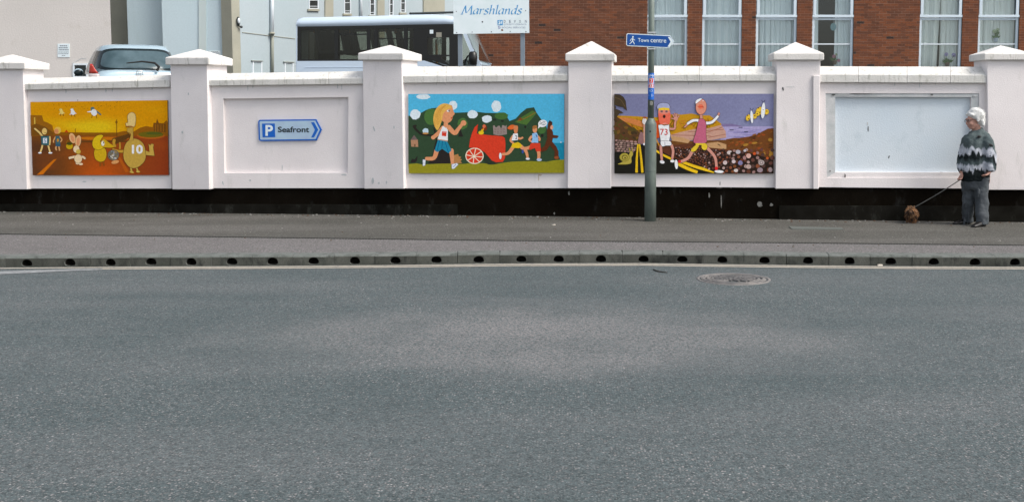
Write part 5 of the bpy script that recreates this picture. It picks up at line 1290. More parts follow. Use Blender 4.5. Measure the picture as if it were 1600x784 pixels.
# italic lettering written with a broad nib
M_SCRIPT = mat('script_blue', rgb(66, 146, 200), .5)
NIB = math.radians(32)
def nib_word(word, x0, x1, ybase, xh):
    """letters as pen paths in units of x-height, y up"""
    G = {'M': (1.75, [[(0, 0), (.35, 1.55)], [(.35, 1.55), (.72, .25), (1.35, 1.55)], [(1.35, 1.55), (1.5, 0)], [(-.14, .02), (.2, .02)], [(1.3, .02), (1.7, .04)]]),
         'a': (1.0, [[(.78, .9), (.5, 1.0), (.16, .7), (.1, .25), (.3, .02), (.58, .22), (.78, .8)], [(.78, .95), (.72, .3), (.76, .05), (.98, .16)]]),
         'r': (.78, [[(.0, .82), (.14, .96), (.18, .6), (.14, .0)], [(.16, .55), (.4, .92), (.7, .88)]]),
         's': (.8, [[(.66, .86), (.4, 1.0), (.16, .8), (.34, .54), (.6, .34), (.5, .06), (.2, .0), (.02, .14)]]),
         'h': (1.0, [[(.0, 1.5), (.2, 1.62), (.18, .8), (.14, 0)], [(.16, .5), (.42, .92), (.7, .92), (.72, .4), (.76, .04), (.96, .14)]]),
         'l': (.5, [[(.0, 1.5), (.2, 1.62), (.18, .5), (.22, .04), (.44, .14)]]),
         'n': (1.02, [[(.0, .82), (.14, .96), (.18, .6), (.14, .0)], [(.16, .5), (.42, .92), (.68, .92), (.72, .4), (.76, .04), (.96, .14)]]),
         'd': (1.02, [[(.76, .9), (.5, 1.0), (.16, .7), (.1, .25), (.3, .02), (.58, .22), (.78, .8)], [(.66, 1.5), (.84, 1.62), (.8, .9), (.74, .3), (.78, .05), (.98, .16)]])}
    tot = sum(G[c][0] for c in word); adv = (x1 - x0) / tot; X = x0; b = MB(); k_ = 0
    nx, ny = .085, .062
    for c in word:
        for path in G[c][1]:
            pts = catmull(path, False, 6) if len(path) > 2 else [path[0], path[1]]
            for (ax_, ay_), (bx_, by_) in zip(pts, pts[1:]):
                def T(x, y): return S.P(X + (x + .18 * y) * adv, ybase - y * xh - (0 if True else 0), .0015 + (k_ % 40) * .00005)
                k_ += 1
                q = [(ax_ - nx, ay_ - ny), (ax_ + nx, ay_ + ny), (bx_ + nx, by_ + ny), (bx_ - nx, by_ - ny)]
                b.poly([T(*v) for v in q])
        X += G[c][0] * adv
    o = b.build('lettering', M_SCRIPT, t); o['kind'] = 'stuff'
nib_word('Marshlands', 168, 905, 100, 68)
S.plate('logo_square', [(606, 172), (608, 236), (672, 234), (670, 170)], .002, M_SCRIPT, t, .002)
b = MB()
for pts in ([(616, 226), (626, 200), (640, 190), (640, 215), (630, 228)], [(644, 220), (648, 186), (662, 182), (660, 216)], [(618, 190), (632, 178), (640, 184), (626, 196)]): b.poly([S.P(x, y, .003) for x, y in pts])
b.build('logo_waves', M_SWHITE, t)
b = MB()
for pts in ([(610, 248), (622, 244), (628, 256), (616, 262)], [(628, 250), (640, 246), (636, 262)], [(614, 266), (630, 262), (640, 276), (624, 282)], [(636, 262), (648, 258), (646, 272)]): b.poly([S.P(x, y, .0015) for x, y in pts])
b.build('logo_crest', mat('crest_grey', rgb(150, 156, 190), .6), t)
M_TXT = mat('sign_grey_text', rgb(78, 88, 108), .6); M_TXT2 = mat('sign_pale_text', rgb(140, 150, 172), .6)
for ch, xa_ in zip('DEVON', (684, 750, 810, 872, 944)): S.text('lettering', ch, xa_, 170, xa_ + 22, 204, M_TXT, t, .002)
S.text('lettering', 'COUNTY COUNCIL', 684, 214, 966, 232, M_TXT2, t, .002); S.text('lettering', 'SOCIAL SERVICES', 660, 252, 950, 271, M_TXT2, t, .002)
for (x, y, r_) in ((422, 193, .017), (102, 66, .010), (952, 55, .010), (107, 324, .011), (296, 318, .010), (532, 316, .011), (762, 310, .010), (956, 314, .012)):
    b = MB(); b.smooth = True; p = S.P(x, y, 0); b.ell(p, r_, .006, r_, 8, 5); b.build('screw', M_IRON_DARK, t)
b = MB(); p = S.P(664, 294, 0); b.ell(p, .024, .004, .02, 10, 5); b.build('rust_spot', mat('rust_brown', (.20, .10, .06, 1), .9), t)

# ------------------------------------------------------------------ minibus parked in the car park
M_BUSW = mat('bus_white_paint', (0.51, 0.61, 0.73, 1), 0.28, var=(0.54, 0.64, 0.74, 1), vscale=1.2, spec=.5, coat=.3)
M_BUSK = mat('bus_black_trim', (0.010, 0.010, 0.009, 1), 0.35, spec=.4)
M_RUBBER = mat('rubber', (0.014, 0.014, 0.014, 1), 0.8)
M_INT = mat('bus_interior_dark', (0.035, 0.034, 0.032, 1), 0.8)
M_SEAT = mat('seat_fabric', (0.03, 0.035, 0.05, 1), 0.9, var=(0.05, 0.045, 0.04, 1), vscale=12)
M_ORANGE = mat('grab_handle_orange', (0.50, 0.20, 0.03, 1), 0.5)
M_POLE = mat('pale_pole', (0.28, 0.27, 0.22, 1), 0.5)
M_CHROME = mat('wheel_metal', (0.4, 0.4, 0.4, 1), 0.35, metal=.8)
bp = Plane(462, 29.0, 760, 28.75)
bc = bp.hit(600, 172); BZ = 1.33
bus = thing('minibus', 'white minibus with a long dark window band parked behind the wall', 'minibus', (bc.x, bc.y, BZ))
DEP = 2.15
def bslab(name, pts, o0, o1, m_, parent=bus, bevel=0.0):
    b = MB(); b.slab(bp, pts, o0, o1); return b.build(name, m_, parent, bevel=bevel)
low = [(463.5, 95.8), (463.5, 157), (750, 157), (750, 99), (749, 95.5), (746, 93.2), (744, 104.5), (693, 104.5), (663, 95), (640, 95.2)]
body = bslab('lower_body', low, 0.0, -0.06, M_BUSW)
bslab('side_swage', [(470, 110), (476, 105.2), (560, 104.8), (640, 104.4), (640, 105.2), (560, 105.6), (477, 106), (471, 112)], .008, -.005, M_BUSW, body)
b = MB(); b.slab(bp, [(463.5, 95.8), (463.5, 157), (640, 157), (640, 95.2)], -DEP + .06, -DEP); b.slab(bp, [(640, 95.2), (640, 157), (759, 157), (759, 99), (746, 93.2), (700, 95)], -DEP + .06, -DEP); far = b.build('far_side', M_BUSW, bus); 
b = MB(); b.slab(bp, [(462.2, 36), (462, 157), (464.5, 157), (464.8, 33)], 0.0, -DEP); b.build('rear_panel', M_BUSW, bus, bevel=.02)
nose = [(748.5, 99), (748.5, 157), (752, 157), (752, 118), (751.5, 100)]
b = MB(); b.slab(bp, nose, -.12, -DEP + .12); b.build('nose', M_BUSW, bus, bevel=.03)
b = MB(); b.slab(bp, [(745, 93.5), (748.5, 96.2), (751, 98.3), (751.5, 101), (746, 101)], -.02, -DEP + .02); b.build('scuttle', M_BUSW, bus)
# roof: curved section lofted along the length
st_ = [(462.3, 41, 33.5), (464, 41.6, 28.8), (470, 42.0, 27.3), (520, 41.3, 26.3), (580, 40.3, 25.0), (640, 38.9, 23.0), (672, 38.4, 22.7), (695, 38.0, 23.8), (712, 38.2, 26.2), (724, 42, 32)]
rings = []
for px, yb, yt in st_:
    p0 = bp.hit(px, yb, 0); zt = bp.hit(px, yt, -.25).z; zb = p0.z; h = zt - zb
    o_ = [(0, 0), (-.005, .45), (-.05, .74), (-.16, .92), (-.32, 1.0), (-.7, 1.03), (-DEP + .7, 1.03), (-DEP + .32, 1.0), (-DEP + .16, .92), (-DEP + .05, .74), (-DEP + .005, .45), (-DEP, 0)]
    rings.append([p0 + bp.n * o + Vector((0, 0, h * k)) for o, k in o_])
b = MB(); b.smooth = True; b.loft(rings); b.build('roof', M_BUSW, bus)
# black window surround with openings, then panes
def post_(x0, x1, y0, y1): return [(x0, y0), (x0, y1), (x1, y1), (x1, y0)]
b = MB()
b.slab(bp, [(464.5, 41.7), (464.5, 47.5), (560, 46), (646, 44.8), (714, 44), (714, 38.2), (640, 39), (560, 40.6)], -.004, -.05)
b.slab(bp, [(464.5, 93), (464.5, 95.8), (640, 95.2), (663, 95), (693, 104.5), (714, 104.5), (714, 103.2), (696, 103), (666, 92.4)], -.004, -.05)
WINX = [(470, 522.5), (528.5, 573), (578.5, 584.5), (590, 631), (637, 646)]
xs = [464.5] + [v for w_ in WINX for v in w_] + [668]
for k in range(0, len(xs), 2):
    a_, c_ = xs[k], xs[k + 1]; b.slab(bp, post_(a_, c_, 44.8 + (646 - a_) * .012, 93.2), -.004, -.05)
b.slab(bp, [(702, 44), (702, 103.4), (714, 103.4), (714, 44)], -.004, -.05)
b.slab(bp, [(668, 44.4), (668, 59.5), (702, 59), (702, 44)], -.004, -.05); b.slab(bp, [(668, 86), (668, 92.9), (702, 103), (702, 101), (690, 92), (690, 88.5), (702, 88.2), (702, 86)], -.004, -.05)
b.build('window_surround', M_BUSK, bus)
for (x0, x1) in WINX: bslab('window', post_(x0, x1, 45, 93.2), -.02, -.024, GLD)
bslab('driver_window', [(668, 59.3), (668, 86.1), (702, 86), (702, 59)], -.02, -.024, GLD)
bslab('driver_window', [(690, 88.4), (690, 92), (702, 101.2), (702, 88.1)], -.02, -.024, GLD)
for (x0, x1, y0, y1) in ((529, 573, 53.6, 55.2), (590, 646, 60.2, 61.6), (529, 573, 52, 52.6)): bslab('hopper_rail', post_(x0, x1, y0, y1), -.012, -.03, M_BUSK)
# far side: posts and upper band, open bright windows between
b = MB()
fx = [464, 476, 522, 531, 585, 592, 640, 650, 690, 697]
b.slab(bp, [(464, 41.7), (464, 50), (724, 46), (724, 39)], -DEP + .05, -DEP)
for a_, c_ in zip(fx[::2], fx[1::2]): b.slab(bp, post_(a_, c_, 46, 96), -DEP + .05, -DEP)
b.build('far_window_posts', M_BUSK, bus)
for a_, c_ in zip(fx[1:-1:2], fx[2::2]): bslab('far_window', post_(a_, c_, 50, 95.5), -DEP + .03, -DEP + .026, GLD)
# inside
b = MB(); b.slab(bp, [(465, 106), (465, 112), (744, 112), (744, 106)], -.07, -DEP + .07); b.build('floor', M_INT, bus)
b = MB(); b.slab(bp, [(465, 41.8), (465, 43), (716, 41), (716, 38.8)], -.06, -DEP + .06); b.build('ceiling', M_INT, bus)
b = MB(); b.slab(bp, post_(648, 665, 42, 106), -.06, -1.1); b.build('cab_bulkhead', M_INT, bus)
b = MB(); b.slab(bp, post_(497, 523, 42, 106), -1.2, -1.3); b.build('rear_partition', M_INT, bus)
for px in (480, 494): bslab('door_post', post_(px - 2.6, px + 2.4, 50, 95), -1.0, -1.06, M_POLE)
bslab('door_rail', post_(478, 508, 48.6, 50), -1.0, -1.06, M_POLE)
for (px, y) in ((520, 50), (553, 50), (595, 48), (626, 48)): bslab('ceiling_lamp', post_(px - 2, px + 2, y - 2.2, y + 2.2), -.35, -.42, M_POLE)
def seat(px, d, s=1):
    base = bp.hit(px, 106, -d); u = bp.d; f = -bp.n; w = .44
    st0 = bpy.data.objects.new('seat', None); COL.objects.link(st0); st0.parent = bus; st0.location = base - wloc(bus)
    def q(a, dd, z): return base + u * a + f * dd + Vector((0, 0, z))
    b = MB(); b.hexa([q(-.05, 0, .35), q(-.05, w, .35), q(-.16, w, 1.02), q(-.16, 0, 1.02)], [q(.05, 0, .35), q(.05, w, .35), q(-.08, w, 1.0), q(-.08, 0, 1.0)]); b.build('backrest', M_SEAT, st0, bevel=.03)
    b = MB(); b.hexa([q(-.05, 0, .34), q(-.05, w, .34), q(.42, w, .37), q(.42, 0, .37)], [q(-.05, 0, .46), q(-.05, w, .46), q(.42, w, .48), q(.42, 0, .48)]); b.build('cushion', M_SEAT, st0, bevel=.03)
    b = MB(); b.tube([q(-.14, .02, .92), q(-.16, .02, 1.10), q(-.16, .2, 1.12), q(-.14, .2, .95)], .022, 6); b.build('grab_handle', M_ORANGE, st0)
for px in (500, 540, 556, 586, 612, 628): seat(px, .25)
for px in (510, 548, 590, 626): seat(px, 1.35)
bslab('door_sticker', post_(671.5, 677, 47, 53), 0.004, 0, M_SWHITE)
bslab('paper_notice', post_(681.5, 690, 51, 58.5), .002, -.002, M_POLE)
bslab('paper_notice', post_(682.5, 685, 61, 68.5), -.05, -.055, M_SWHITE); bslab('paper_notice', post_(687, 690.5, 61, 68.5), -.05, -.055, M_SWHITE)
sc0 = bp.hit(682, 80, -.7); b = MB(); b.tube([sc0 + Vector((0, 0, .3)), sc0 - Vector((0, 0, .5))], .03, 8); b.build('yellow_pole', M_ORANGE, bus)
# cab front: pillars, quarter glass, raked windscreen, mirror
AP = [(721, 46), (724.5, 53.5), (729.5, 53.5), (744, 92), (749.5, 96.5), (745, 97), (738.5, 93)]
AP = [(719.5, 42), (724.5, 42), (736, 70), (746, 91.5), (750, 97), (744, 98), (738, 88), (730, 69)]
bslab('front_pillar', AP, .004, -.06, M_BUSW); bslab('front_pillar', [(723, 42), (725, 42), (748, 94), (750, 97), (747, 98)], -DEP + .05, -DEP, M_BUSW)
b = MB(); b.smooth = True; b.loft([[bp.hit(x_, y_, 0) - bp.n * (.03 + (DEP - .06) * u_) + bp.d * (.20 * math.sin(math.pi * u_) ** .7) for u_ in [k_ / 14 for k_ in range(15)]] for x_, y_ in ((724, 44), (730, 58), (737, 73), (742.5, 86), (747, 97))], False)
b.f = [f_ for f_ in b.f if not (f_[0] % 15 == 14 or f_[1] % 15 == 0 and f_[0] % 15 == 14)]; b.mi = b.mi[:len(b.f)]; b.sm = b.sm[:len(b.f)]
b.build('windscreen', glassmat('windscreen_glass', (0.70, 0.78, 0.78, 1), 1.8), bus)
bslab('quarter_window', [(714, 44), (714, 103), (744, 103), (738, 89), (729, 68), (719, 44)], -.02, -.024, GLD)
b = MB(); b.slab(bp, post_(713, 716, 42, 104), -.05, -.1); b.build('door_pillar', M_BUSK, bus)
b = MB(); b.slab(bp, [(730, 96), (732, 101), (750, 101), (748, 95)], -.1, -DEP + .1); b.build('dashboard', M_INT, bus)
b = MB(); b.smooth = True
c0 = bp.hit(739, 91, .18); pts = []
b.tube([c0 + Vector((0, 0, z_)) for z_ in (-.19, -.17, 0, .14, .17)], [.05, .10, .115, .10, .05], 12); mir = b.build('door_mirror', M_BUSK, bus)
b = MB(); b.tube([bp.hit(726, 102, 0), bp.hit(727, 95, .07), bp.hit(731, 88, .14), bp.hit(738, 84.5, .18)], .022, 7); b.build('mirror_arm', M_BUSK, bus)
sw = bp.hit(724, 97, -.55); b = MB(); b.smooth = True
b.tube([sw + bp.d * (.08 * math.cos(a)) + Vector((0, 0, .06 * math.cos(a))) + bp.n * (.2 * math.sin(a)) for a in [k * math.pi / 8 for k in range(17)]], .016, 6); b.build('steering_wheel', M_BUSK, bus)
def wheel(c, r_, w, parent, axis):
    ax_ = axis.normalized(); up_ = Vector((0, 0, 1)); sd_ = ax_.cross(up_)
    def ring(rr, o): return [c + ax_ * o + (sd_ * math.cos(2 * math.pi * k / 20) + up_ * math.sin(2 * math.pi * k / 20)) * rr for k in range(20)]
    wo = bpy.data.objects.new('wheel', None); COL.objects.link(wo); wo.parent = parent; wo.location = c - wloc(parent)
    b = MB(); b.smooth = True; b.loft([ring(r_ * .62, -w / 2), ring(r_ * .95, -w / 2), ring(r_, -w / 2 + .03), ring(r_, w / 2 - .03), ring(r_ * .95, w / 2), ring(r_ * .62, w / 2)], False); b.build('tyre', M_RUBBER, wo)
    b = MB(); b.smooth = True; b.loft([ring(r_ * .62, w / 2 - .005), ring(r_ * .5, w / 2 - .05), ring(r_ * .2, w / 2 - .02), ring(r_ * .05, w / 2)]); b.build('rim', M_CHROME, wo)
for px in (512, 722):
    for o_ in (-.02, -DEP + .28):
        p = bp.hit(px, 150, o_ - .08); p.z = BZ + .36; wheel(p, .36, .22, bus, bp.n)

# ------------------------------------------------------------------ silver blue hatchback seen from behind
M_CAR = mat('silver_blue_paint', (0.40, 0.52, 0.58, 1), 0.25, metal=.35, spec=.5, coat=.6)
M_CARGL = mat('tinted_car_glass', (0.040, 0.070, 0.082, 1), 0.12, var=(0.085, 0.13, 0.15, 1), vscale=3.2, spec=.22)  # uneven tone in the colour stands in for reflections on the glass
M_FRIT = mat('car_glass_border', (0.010, 0.018, 0.020, 1), 0.15, spec=.2)
M_TRED = mat('tail_light_red', (0.42, 0.03, 0.02, 1), 0.15, var=(0.5, .05, .03, 1), vscale=20, coat=.5)
M_TCLR = mat('tail_light_clear', (0.45, 0.36, 0.34, 1), 0.2, var=(0.55, 0.50, 0.50, 1), vscale=25, coat=.5)
CG = 1.2; cp = depth_at(218, 118, 20.4)
TH = R(28)
car = thing('parked_car', 'silver blue hatchback parked behind the wall, seen from the rear', 'car', (cp.x, cp.y, CG), TH)
def sp_(v, e): return math.copysign(abs(v) ** e, v)
# lower body
secs = [(-.02, .50, .40, .70), (.0, .72, .32, .93), (.04, .79, .26, 1.0), (.2, .83, .22, 1.02), (.7, .845, .20, 1.02), (1.6, .845, .18, .99), (2.5, .84, .19, .97), (3.0, .83, .22, .93), (3.45, .79, .25, .84), (3.72, .68, .30, .70), (3.80, .50, .36, .58)]
rings = []
for (y, hw, z0, z1) in secs:
    zc, hh = (z0 + z1) / 2, (z1 - z0) / 2
    rings.append([Vector((hw * sp_(math.cos(a), .42) * (1 - .05 * max(0, math.sin(a))), y, zc + hh * sp_(math.sin(a), .5))) for a in [2 * math.pi * k / 28 for k in range(28)]])
b = MB(); b.smooth = True; b.loft(rings); b.build('body', M_CAR, car, local=True)
# cabin shell
NE = 4.2
def cab(v):
    z = .97 + .47 * v; yr = .04 + .36 * v ** 1.25; yf = 3.08 - 1.12 * v; hw = .785 - .165 * v ** 1.4
    return z, (yr + yf) / 2, (yf - yr) / 2, hw
def cab_rear(xf, v, o=0.0):
    z, yc, hl, hw = cab(v); return Vector((xf * hw, yc - hl * max(0, 1 - abs(xf) ** NE) ** (1 / NE) - o, z + o * .6))
def cab_side(sgn, yf, v, o=0.0):
    z, yc, hl, hw = cab(v); return Vector((sgn * (hw * max(0, 1 - abs(yf) ** NE) ** (1 / NE) + o), yc + yf * hl, z))
rings = []
for v in (0, .2, .4, .6, .8, .92, 1.0):
    z, yc, hl, hw = cab(v); rings.append([Vector((hw * sp_(math.cos(a), 2 / NE), yc + hl * sp_(math.sin(a), 2 / NE), z)) for a in [2 * math.pi * k / 48 for k in range(48)]])
z, yc, hl, hw = cab(1.0)
for (s_, dz) in ((.96, .022), (.88, .040), (.7, .058), (.4, .068), (.1, .071)): rings.append([Vector((hw * s_ * sp_(math.cos(a), 2 / NE), yc + hl * s_ * sp_(math.sin(a), 2 / NE), z + dz)) for a in [2 * math.pi * k / 48 for k in range(48)]])
b = MB(); b.smooth = True; b.loft(rings); b.build('cabin', M_CAR, car, local=True)
def patch(name, fn, u0, u1, v0, v1, o, m_, parent=car, ex=5.0, n=30):
    b = MB(); b.smooth = True; uc, vc, hu, hv = (u0 + u1) / 2, (v0 + v1) / 2, (u1 - u0) / 2, (v1 - v0) / 2
    rr = []
    for s_ in (1, .95, .89, .82, .74, .64, .5, .3):
        rr.append(b.add([fn(uc + hu * s_ * sp_(math.cos(a), 2 / ex), vc + hv * s_ * sp_(math.sin(a), 2 / ex), o) for a in [2 * math.pi * k / n for k in range(n)]]))
    b.loftidx(rr, False); b.face(b.add([fn(uc + hu * .3 * sp_(math.cos(a), 2 / ex), vc + hv * .3 * sp_(math.sin(a), 2 / ex), o) for a in [2 * math.pi * k / n for k in range(n)]]))
    return b.build(name, m_, parent, local=True)
rw = patch('rear_window', cab_rear, -.955, .955, .02, .93, .006, M_FRIT)
patch('pane', cab_rear, -.85, .85, .10, .83, .014, M_CARGL, rw)
for sgn in (-1, 1):
    for (a0, a1, v0, v1) in ((-.84, -.52, .1, .84), (-.49, -.02, .06, .88), (.01, .52, .06, .88)):
        patch('side_window', lambda u, v, o, s_=sgn: cab_side(s_, u, v, o), a0, a1, v0, v1, .005, M_FRIT, ex=7)
    # tail light: wraps the corner from waist down
    def TLp(f, z):   # f 0..1 round the corner from inner edge to flank
        a = R(lerp(-64, -12, f)); hw_ = .845; return Vector((sgn * hw_ * sp_(math.cos(a), .42) * 1.012, .22 + .22 * sp_(math.sin(a), .5) - .012, z))
    for (nm, z0, z1, m_) in (('tail_light', .925, 1.10, M_TRED), ('tail_light', .74, .92, M_TCLR)):
        b = MB(); b.smooth = True; rows = []
        for k in range(5):
            z = lerp(z0, z1, k / 4); t_ = max(0, (z - .90) / .20); fa, fb = lerp(.18, .62, t_), lerp(1.0, .80, t_)
            rows.append(b.add([TLp(lerp(fa, fb, j / 6), z) for j in range(7)]))
        for r0, r1 in zip(rows, rows[1:]):
            for j in range(6): b.face((r0[j], r0[j + 1], r1[j + 1], r1[j]))
        o = b.build(nm, m_, car, local=True); s_ = o.modifiers.new('thickness', 'SOLIDIFY'); s_.thickness = .03; s_.offset = 0
    b = MB(); b.smooth = True; b.ell((sgn * .90, 2.2, 1.0), .09, .06, .075, 12, 8); mo = b.build('door_mirror', M_CAR, car, local=True)
    b = MB(); b.smooth = True; b.ell((sgn * .90, 2.15, .985), .082, .03, .066, 12, 8); b.build('mirror_glass', M_FRIT, mo, local=True)
b = MB(); b.tube([(.30, -.035, .985), (.34, -.045, 1.06), (.27, -.04, 1.13), (.05, -.02, 1.155), (-.22, -.005, 1.12)], [.03, .026, .02, .016, .010], 7); b.build('wiper', M_RUBBER, car, local=True)
b = MB(); ring_ = [(.055 * sp_(math.cos(a), .6), -.045, .93 + .05 * sp_(math.sin(a), .6)) for a in [2 * math.pi * k / 20 for k in range(21)]]; b.tube(ring_, .008, 6, False)
b.tube([(-.024, -.047, .955), (-.022, -.047, .905)], .006, 5); b.tube([(.024, -.047, .955), (.022, -.047, .905)], .006, 5); b.tube([(-.022, -.047, .93), (.022, -.047, .93)], .006, 5)
b.build('badge', M_CHROME, car, local=True)
b = MB(); b.box(-.36, .36, -.038, .02, .80, .825); b.build('plate_garnish', M_FRIT, car, local=True, bevel=.005)
b = MB(); b.box(-.26, .26, -.04, .02, .68, .79); b.build('number_plate', mat('plate_yellow', (.55, .42, .05, 1), .5), car, local=True)
b = MB(); b.hexa([cab_rear(.48, .12, .012), cab_rear(.76, .12, .012), cab_rear(.76, .20, .012), cab_rear(.48, .20, .012)], [cab_rear(.48, .12, .010), cab_rear(.76, .12, .010), cab_rear(.76, .20, .010), cab_rear(.48, .20, .010)]); b.build('window_sticker', M_SGREY, car, local=True)
b = MB(); b.box(-.76, .76, -.06, .1, .34, .52); b.build('bumper', M_CAR, car, local=True, bevel=.04)
for sx_ in (-1, 1):
    for y in (.62, 3.02):
        c = Vector((sx_ * .76, y, .29)); wo = bpy.data.objects.new('wheel', None); COL.objects.link(wo); wo.parent = car; wo.location = c
        def ring(rr, o): return [Vector((sx_ * o, rr * math.cos(2 * math.pi * k / 20), rr * math.sin(2 * math.pi * k / 20))) for k in range(20)]
        b = MB(); b.smooth = True; b.loft([ring(.18, -.09), ring(.28, -.09), ring(.29, -.06), ring(.29, .06), ring(.28, .09), ring(.18, .09)], False); b.build('tyre', M_RUBBER, wo, local=True)
        b = MB(); b.smooth = True; b.loft([ring(.18, .085), ring(.15, .05), ring(.05, .08)]); b.build('rim', M_CHROME, wo, local=True)

# ------------------------------------------------------------------ old person walking a small dog
M_SKIN = mat('skin', (0.46, 0.26, 0.20, 1), .6, var=(0.50, 0.27, 0.21, 1), vscale=18, spec=.3)
M_HAIR = mat('white_hair', (0.72, 0.72, 0.70, 1), .8, var=(0.60, 0.60, 0.58, 1), vscale=30, vstretch=(1, 1, .4), bmp=.25, bscale=120)
M_TROUS = mat('grey_trousers', (0.045, 0.054, 0.060, 1), .95, var=(0.068, 0.076, 0.084, 1), vscale=8, vstretch=(2, 2, .3), fine=.15, fscale=200)
M_SHOE = mat('black_shoe', (0.010, 0.009, 0.009, 1), .35)
def make_fleece():
    m, n, l, p = newmat('patterned_fleece')
    tc = n.new('ShaderNodeTexCoord'); sp = n.new('ShaderNodeSeparateXYZ'); l.new(tc.outputs['Object'], sp.inputs[0])
    zs_ = n.new('ShaderNodeMapRange'); zs_.inputs['From Min'].default_value = .11; zs_.inputs['From Max'].default_value = .20; zs_.inputs['To Max'].default_value = .12; l.new(sp.outputs[0], zs_.inputs['Value'])
    zt_ = n.new('ShaderNodeMath'); l.new(sp.outputs[2], zt_.inputs[0]); l.new(zs_.outputs[0], zt_.inputs[1])
    def jag(scale, seed, amp):
        mp = n.new('ShaderNodeMapping'); mp.inputs['Location'].default_value = (seed, seed * .7, 0); mp.inputs['Scale'].default_value = (scale, scale, .6); l.new(tc.outputs['Object'], mp.inputs[0])
        t = n.new('ShaderNodeTexNoise'); t.inputs['Scale'].default_value = 1; t.inputs['Detail'].default_value = 3; t.inputs['Roughness'].default_value = .7; l.new(mp.outputs[0], t.inputs['Vector'])
        return math_node(n, l, 'MULTIPLY', math_node(n, l, 'SUBTRACT', t.outputs[0], .5), amp)
    def below(level, j, soft=.012):
        d = math_node(n, l, 'SUBTRACT', math_node(n, l, 'ADD', j, level), zt_.outputs[0])
        mr = n.new('ShaderNodeMapRange'); mr.inputs['From Min'].default_value = -soft; mr.inputs['From Max'].default_value = soft; l.new(d, mr.inputs['Value'])
        return mr.outputs[0]
    grey = (0.072, 0.095, 0.098, 1); grey2 = (0.10, 0.125, 0.128, 1); white = (0.50, 0.52, 0.57, 1); white2 = (0.36, 0.38, 0.42, 1); black = (0.012, 0.016, 0.017, 1)
    c = mixc(n, l, noise_fac(n, l, tc.outputs['Object'], 16, 4), grey, grey2)
    wm = mixc(n, l, noise_fac(n, l, tc.outputs['Object'], 14, 3), white, white2)
    j1, j2 = jag(8, 1.3, .34), jag(19, 4.1, .30); j3 = jag(12, 7.7, .22); j4 = jag(26, 2.2, .36)
    c = mixc(n, l, below(1.035, j1), c, wm)       # snowy peaks
    c = mixc(n, l, below(0.955, j2), c, black)   # dark pines
    c = mixc(n, l, below(0.885, j3, .03), c, grey)
    c = mixc(n, l, below(0.825, j3), c, wm)
    c = mixc(n, l, below(0.742, j4), c, black)
    l.new(c, p.inputs['Base Color']); p.inputs['Roughness'].default_value = .95; p.inputs['Specular IOR Level'].default_value = .1
    f = noise_fac(n, l, tc.outputs['Object'], 90, 3, .2, .8); bump(n, l, p, f, .5, .01)
    return m
M_FLEECE = make_fleece()
PYP = 14.6
pz_ = pave_at(1524, 351).z
p0 = depth_at(1524, 351, PYP); PO = Vector((p0.x, PYP, pz_))
person = thing('person', 'elderly white haired person in a grey patterned fleece holding a dog lead', 'person', PO)
def L(px, py, y=0.0):
    """point at a pixel of the figure, y metres behind the figure's mid plane"""
    q = depth_at(px, py, PYP + y); return q
def remesh(o, vox, sm=6, fac=.5):
    r_ = o.modifiers.new('remesh', 'REMESH'); r_.mode = 'VOXEL'; r_.voxel_size = vox; r_.use_smooth_shade = True
    s_ = o.modifiers.new('smooth', 'SMOOTH'); s_.iterations = sm; s_.factor = fac
    return o
def ringE(c, rx, ry, n=20, rot=0.0, fz=0.0):
    """horizontal ellipse; rot turns it about z, fz tips it"""
    cr, sr = math.cos(rot), math.sin(rot); out = []
    for k in range(n):
        a = 2 * math.pi * k / n; x, y = rx * math.cos(a), ry * math.sin(a)
        out.append(c + Vector((x * cr - y * sr, x * sr + y * cr, fz * x)))
    return out
def tubes(b, pts, rs, n=12): b.tube(pts, rs, n)
# --- body, one continuous skin: head with features, neck, trunk, arms, hands, legs
b = MB()
HC = L(1521.5, 187, -.02)                      # head centre
yaw = R(190)                                   # looks to the left, a little towards the viewer
fw = Vector((math.cos(yaw), math.sin(yaw), 0)); sdv = Vector((-fw.y, fw.x, 0)); upv = Vector((0, 0, 1))
BOW = R(12)
hf = fw * math.cos(BOW) - upv * math.sin(BOW); hu = upv * math.cos(BOW) + fw * math.sin(BOW)
def H(f, s, u): return HC + hf * f + sdv * s + hu * u
b.ell(H(-.015, 0, .03), .088, .078, .098); b.ell(H(.035, 0, -.03), .066, .060, .088); b.ell(H(.05, 0, -.098), .036, .040, .026)   # skull, face, chin
b.ell(H(.098, 0, -.018), .020, .014, .030); b.ell(H(.108, 0, -.034), .016, .016, .014)                                        # nose bridge, tip
for s in (-1, 1):
    b.ell(H(.07, s * .036, -.04), .026, .024, .026); b.ell(H(.078, s * .030, .026), .018, .026, .012); b.ell(H(-.01, s * .083, -.012), .022, .010, .032)   # cheek, brow, ear
b.ell(H(.088, 0, -.066), .016, .026, .009); b.ell(H(.086, 0, -.078), .016, .023, .009)                                        # lips
nk = L(1526, 208, .02)
tubes(b, [H(-.02, 0, -.06), nk, L(1527, 216, .03)], [.056, .058, .075])
b.loft([ringE(L(1527, y_, .01), rx, ry) for y_, rx, ry in ((210, .07, .06), (218, .17, .09), (232, .18, .115), (252, .175, .125), (270, .17, .13), (284, .165, .13), (292, .13, .115))])
sh_n, sh_f = L(1544, 218, -.10), L(1511, 219, .10)
el_n, el_f = L(1552, 244, -.10), L(1502, 246, .10)
wr_n, wr_f = L(1548, 268, -.17), L(1503, 270, -.02)
tubes(b, [sh_n, el_n, wr_n], [.055, .046, .030]); tubes(b, [sh_f, el_f, wr_f], [.055, .046, .030])
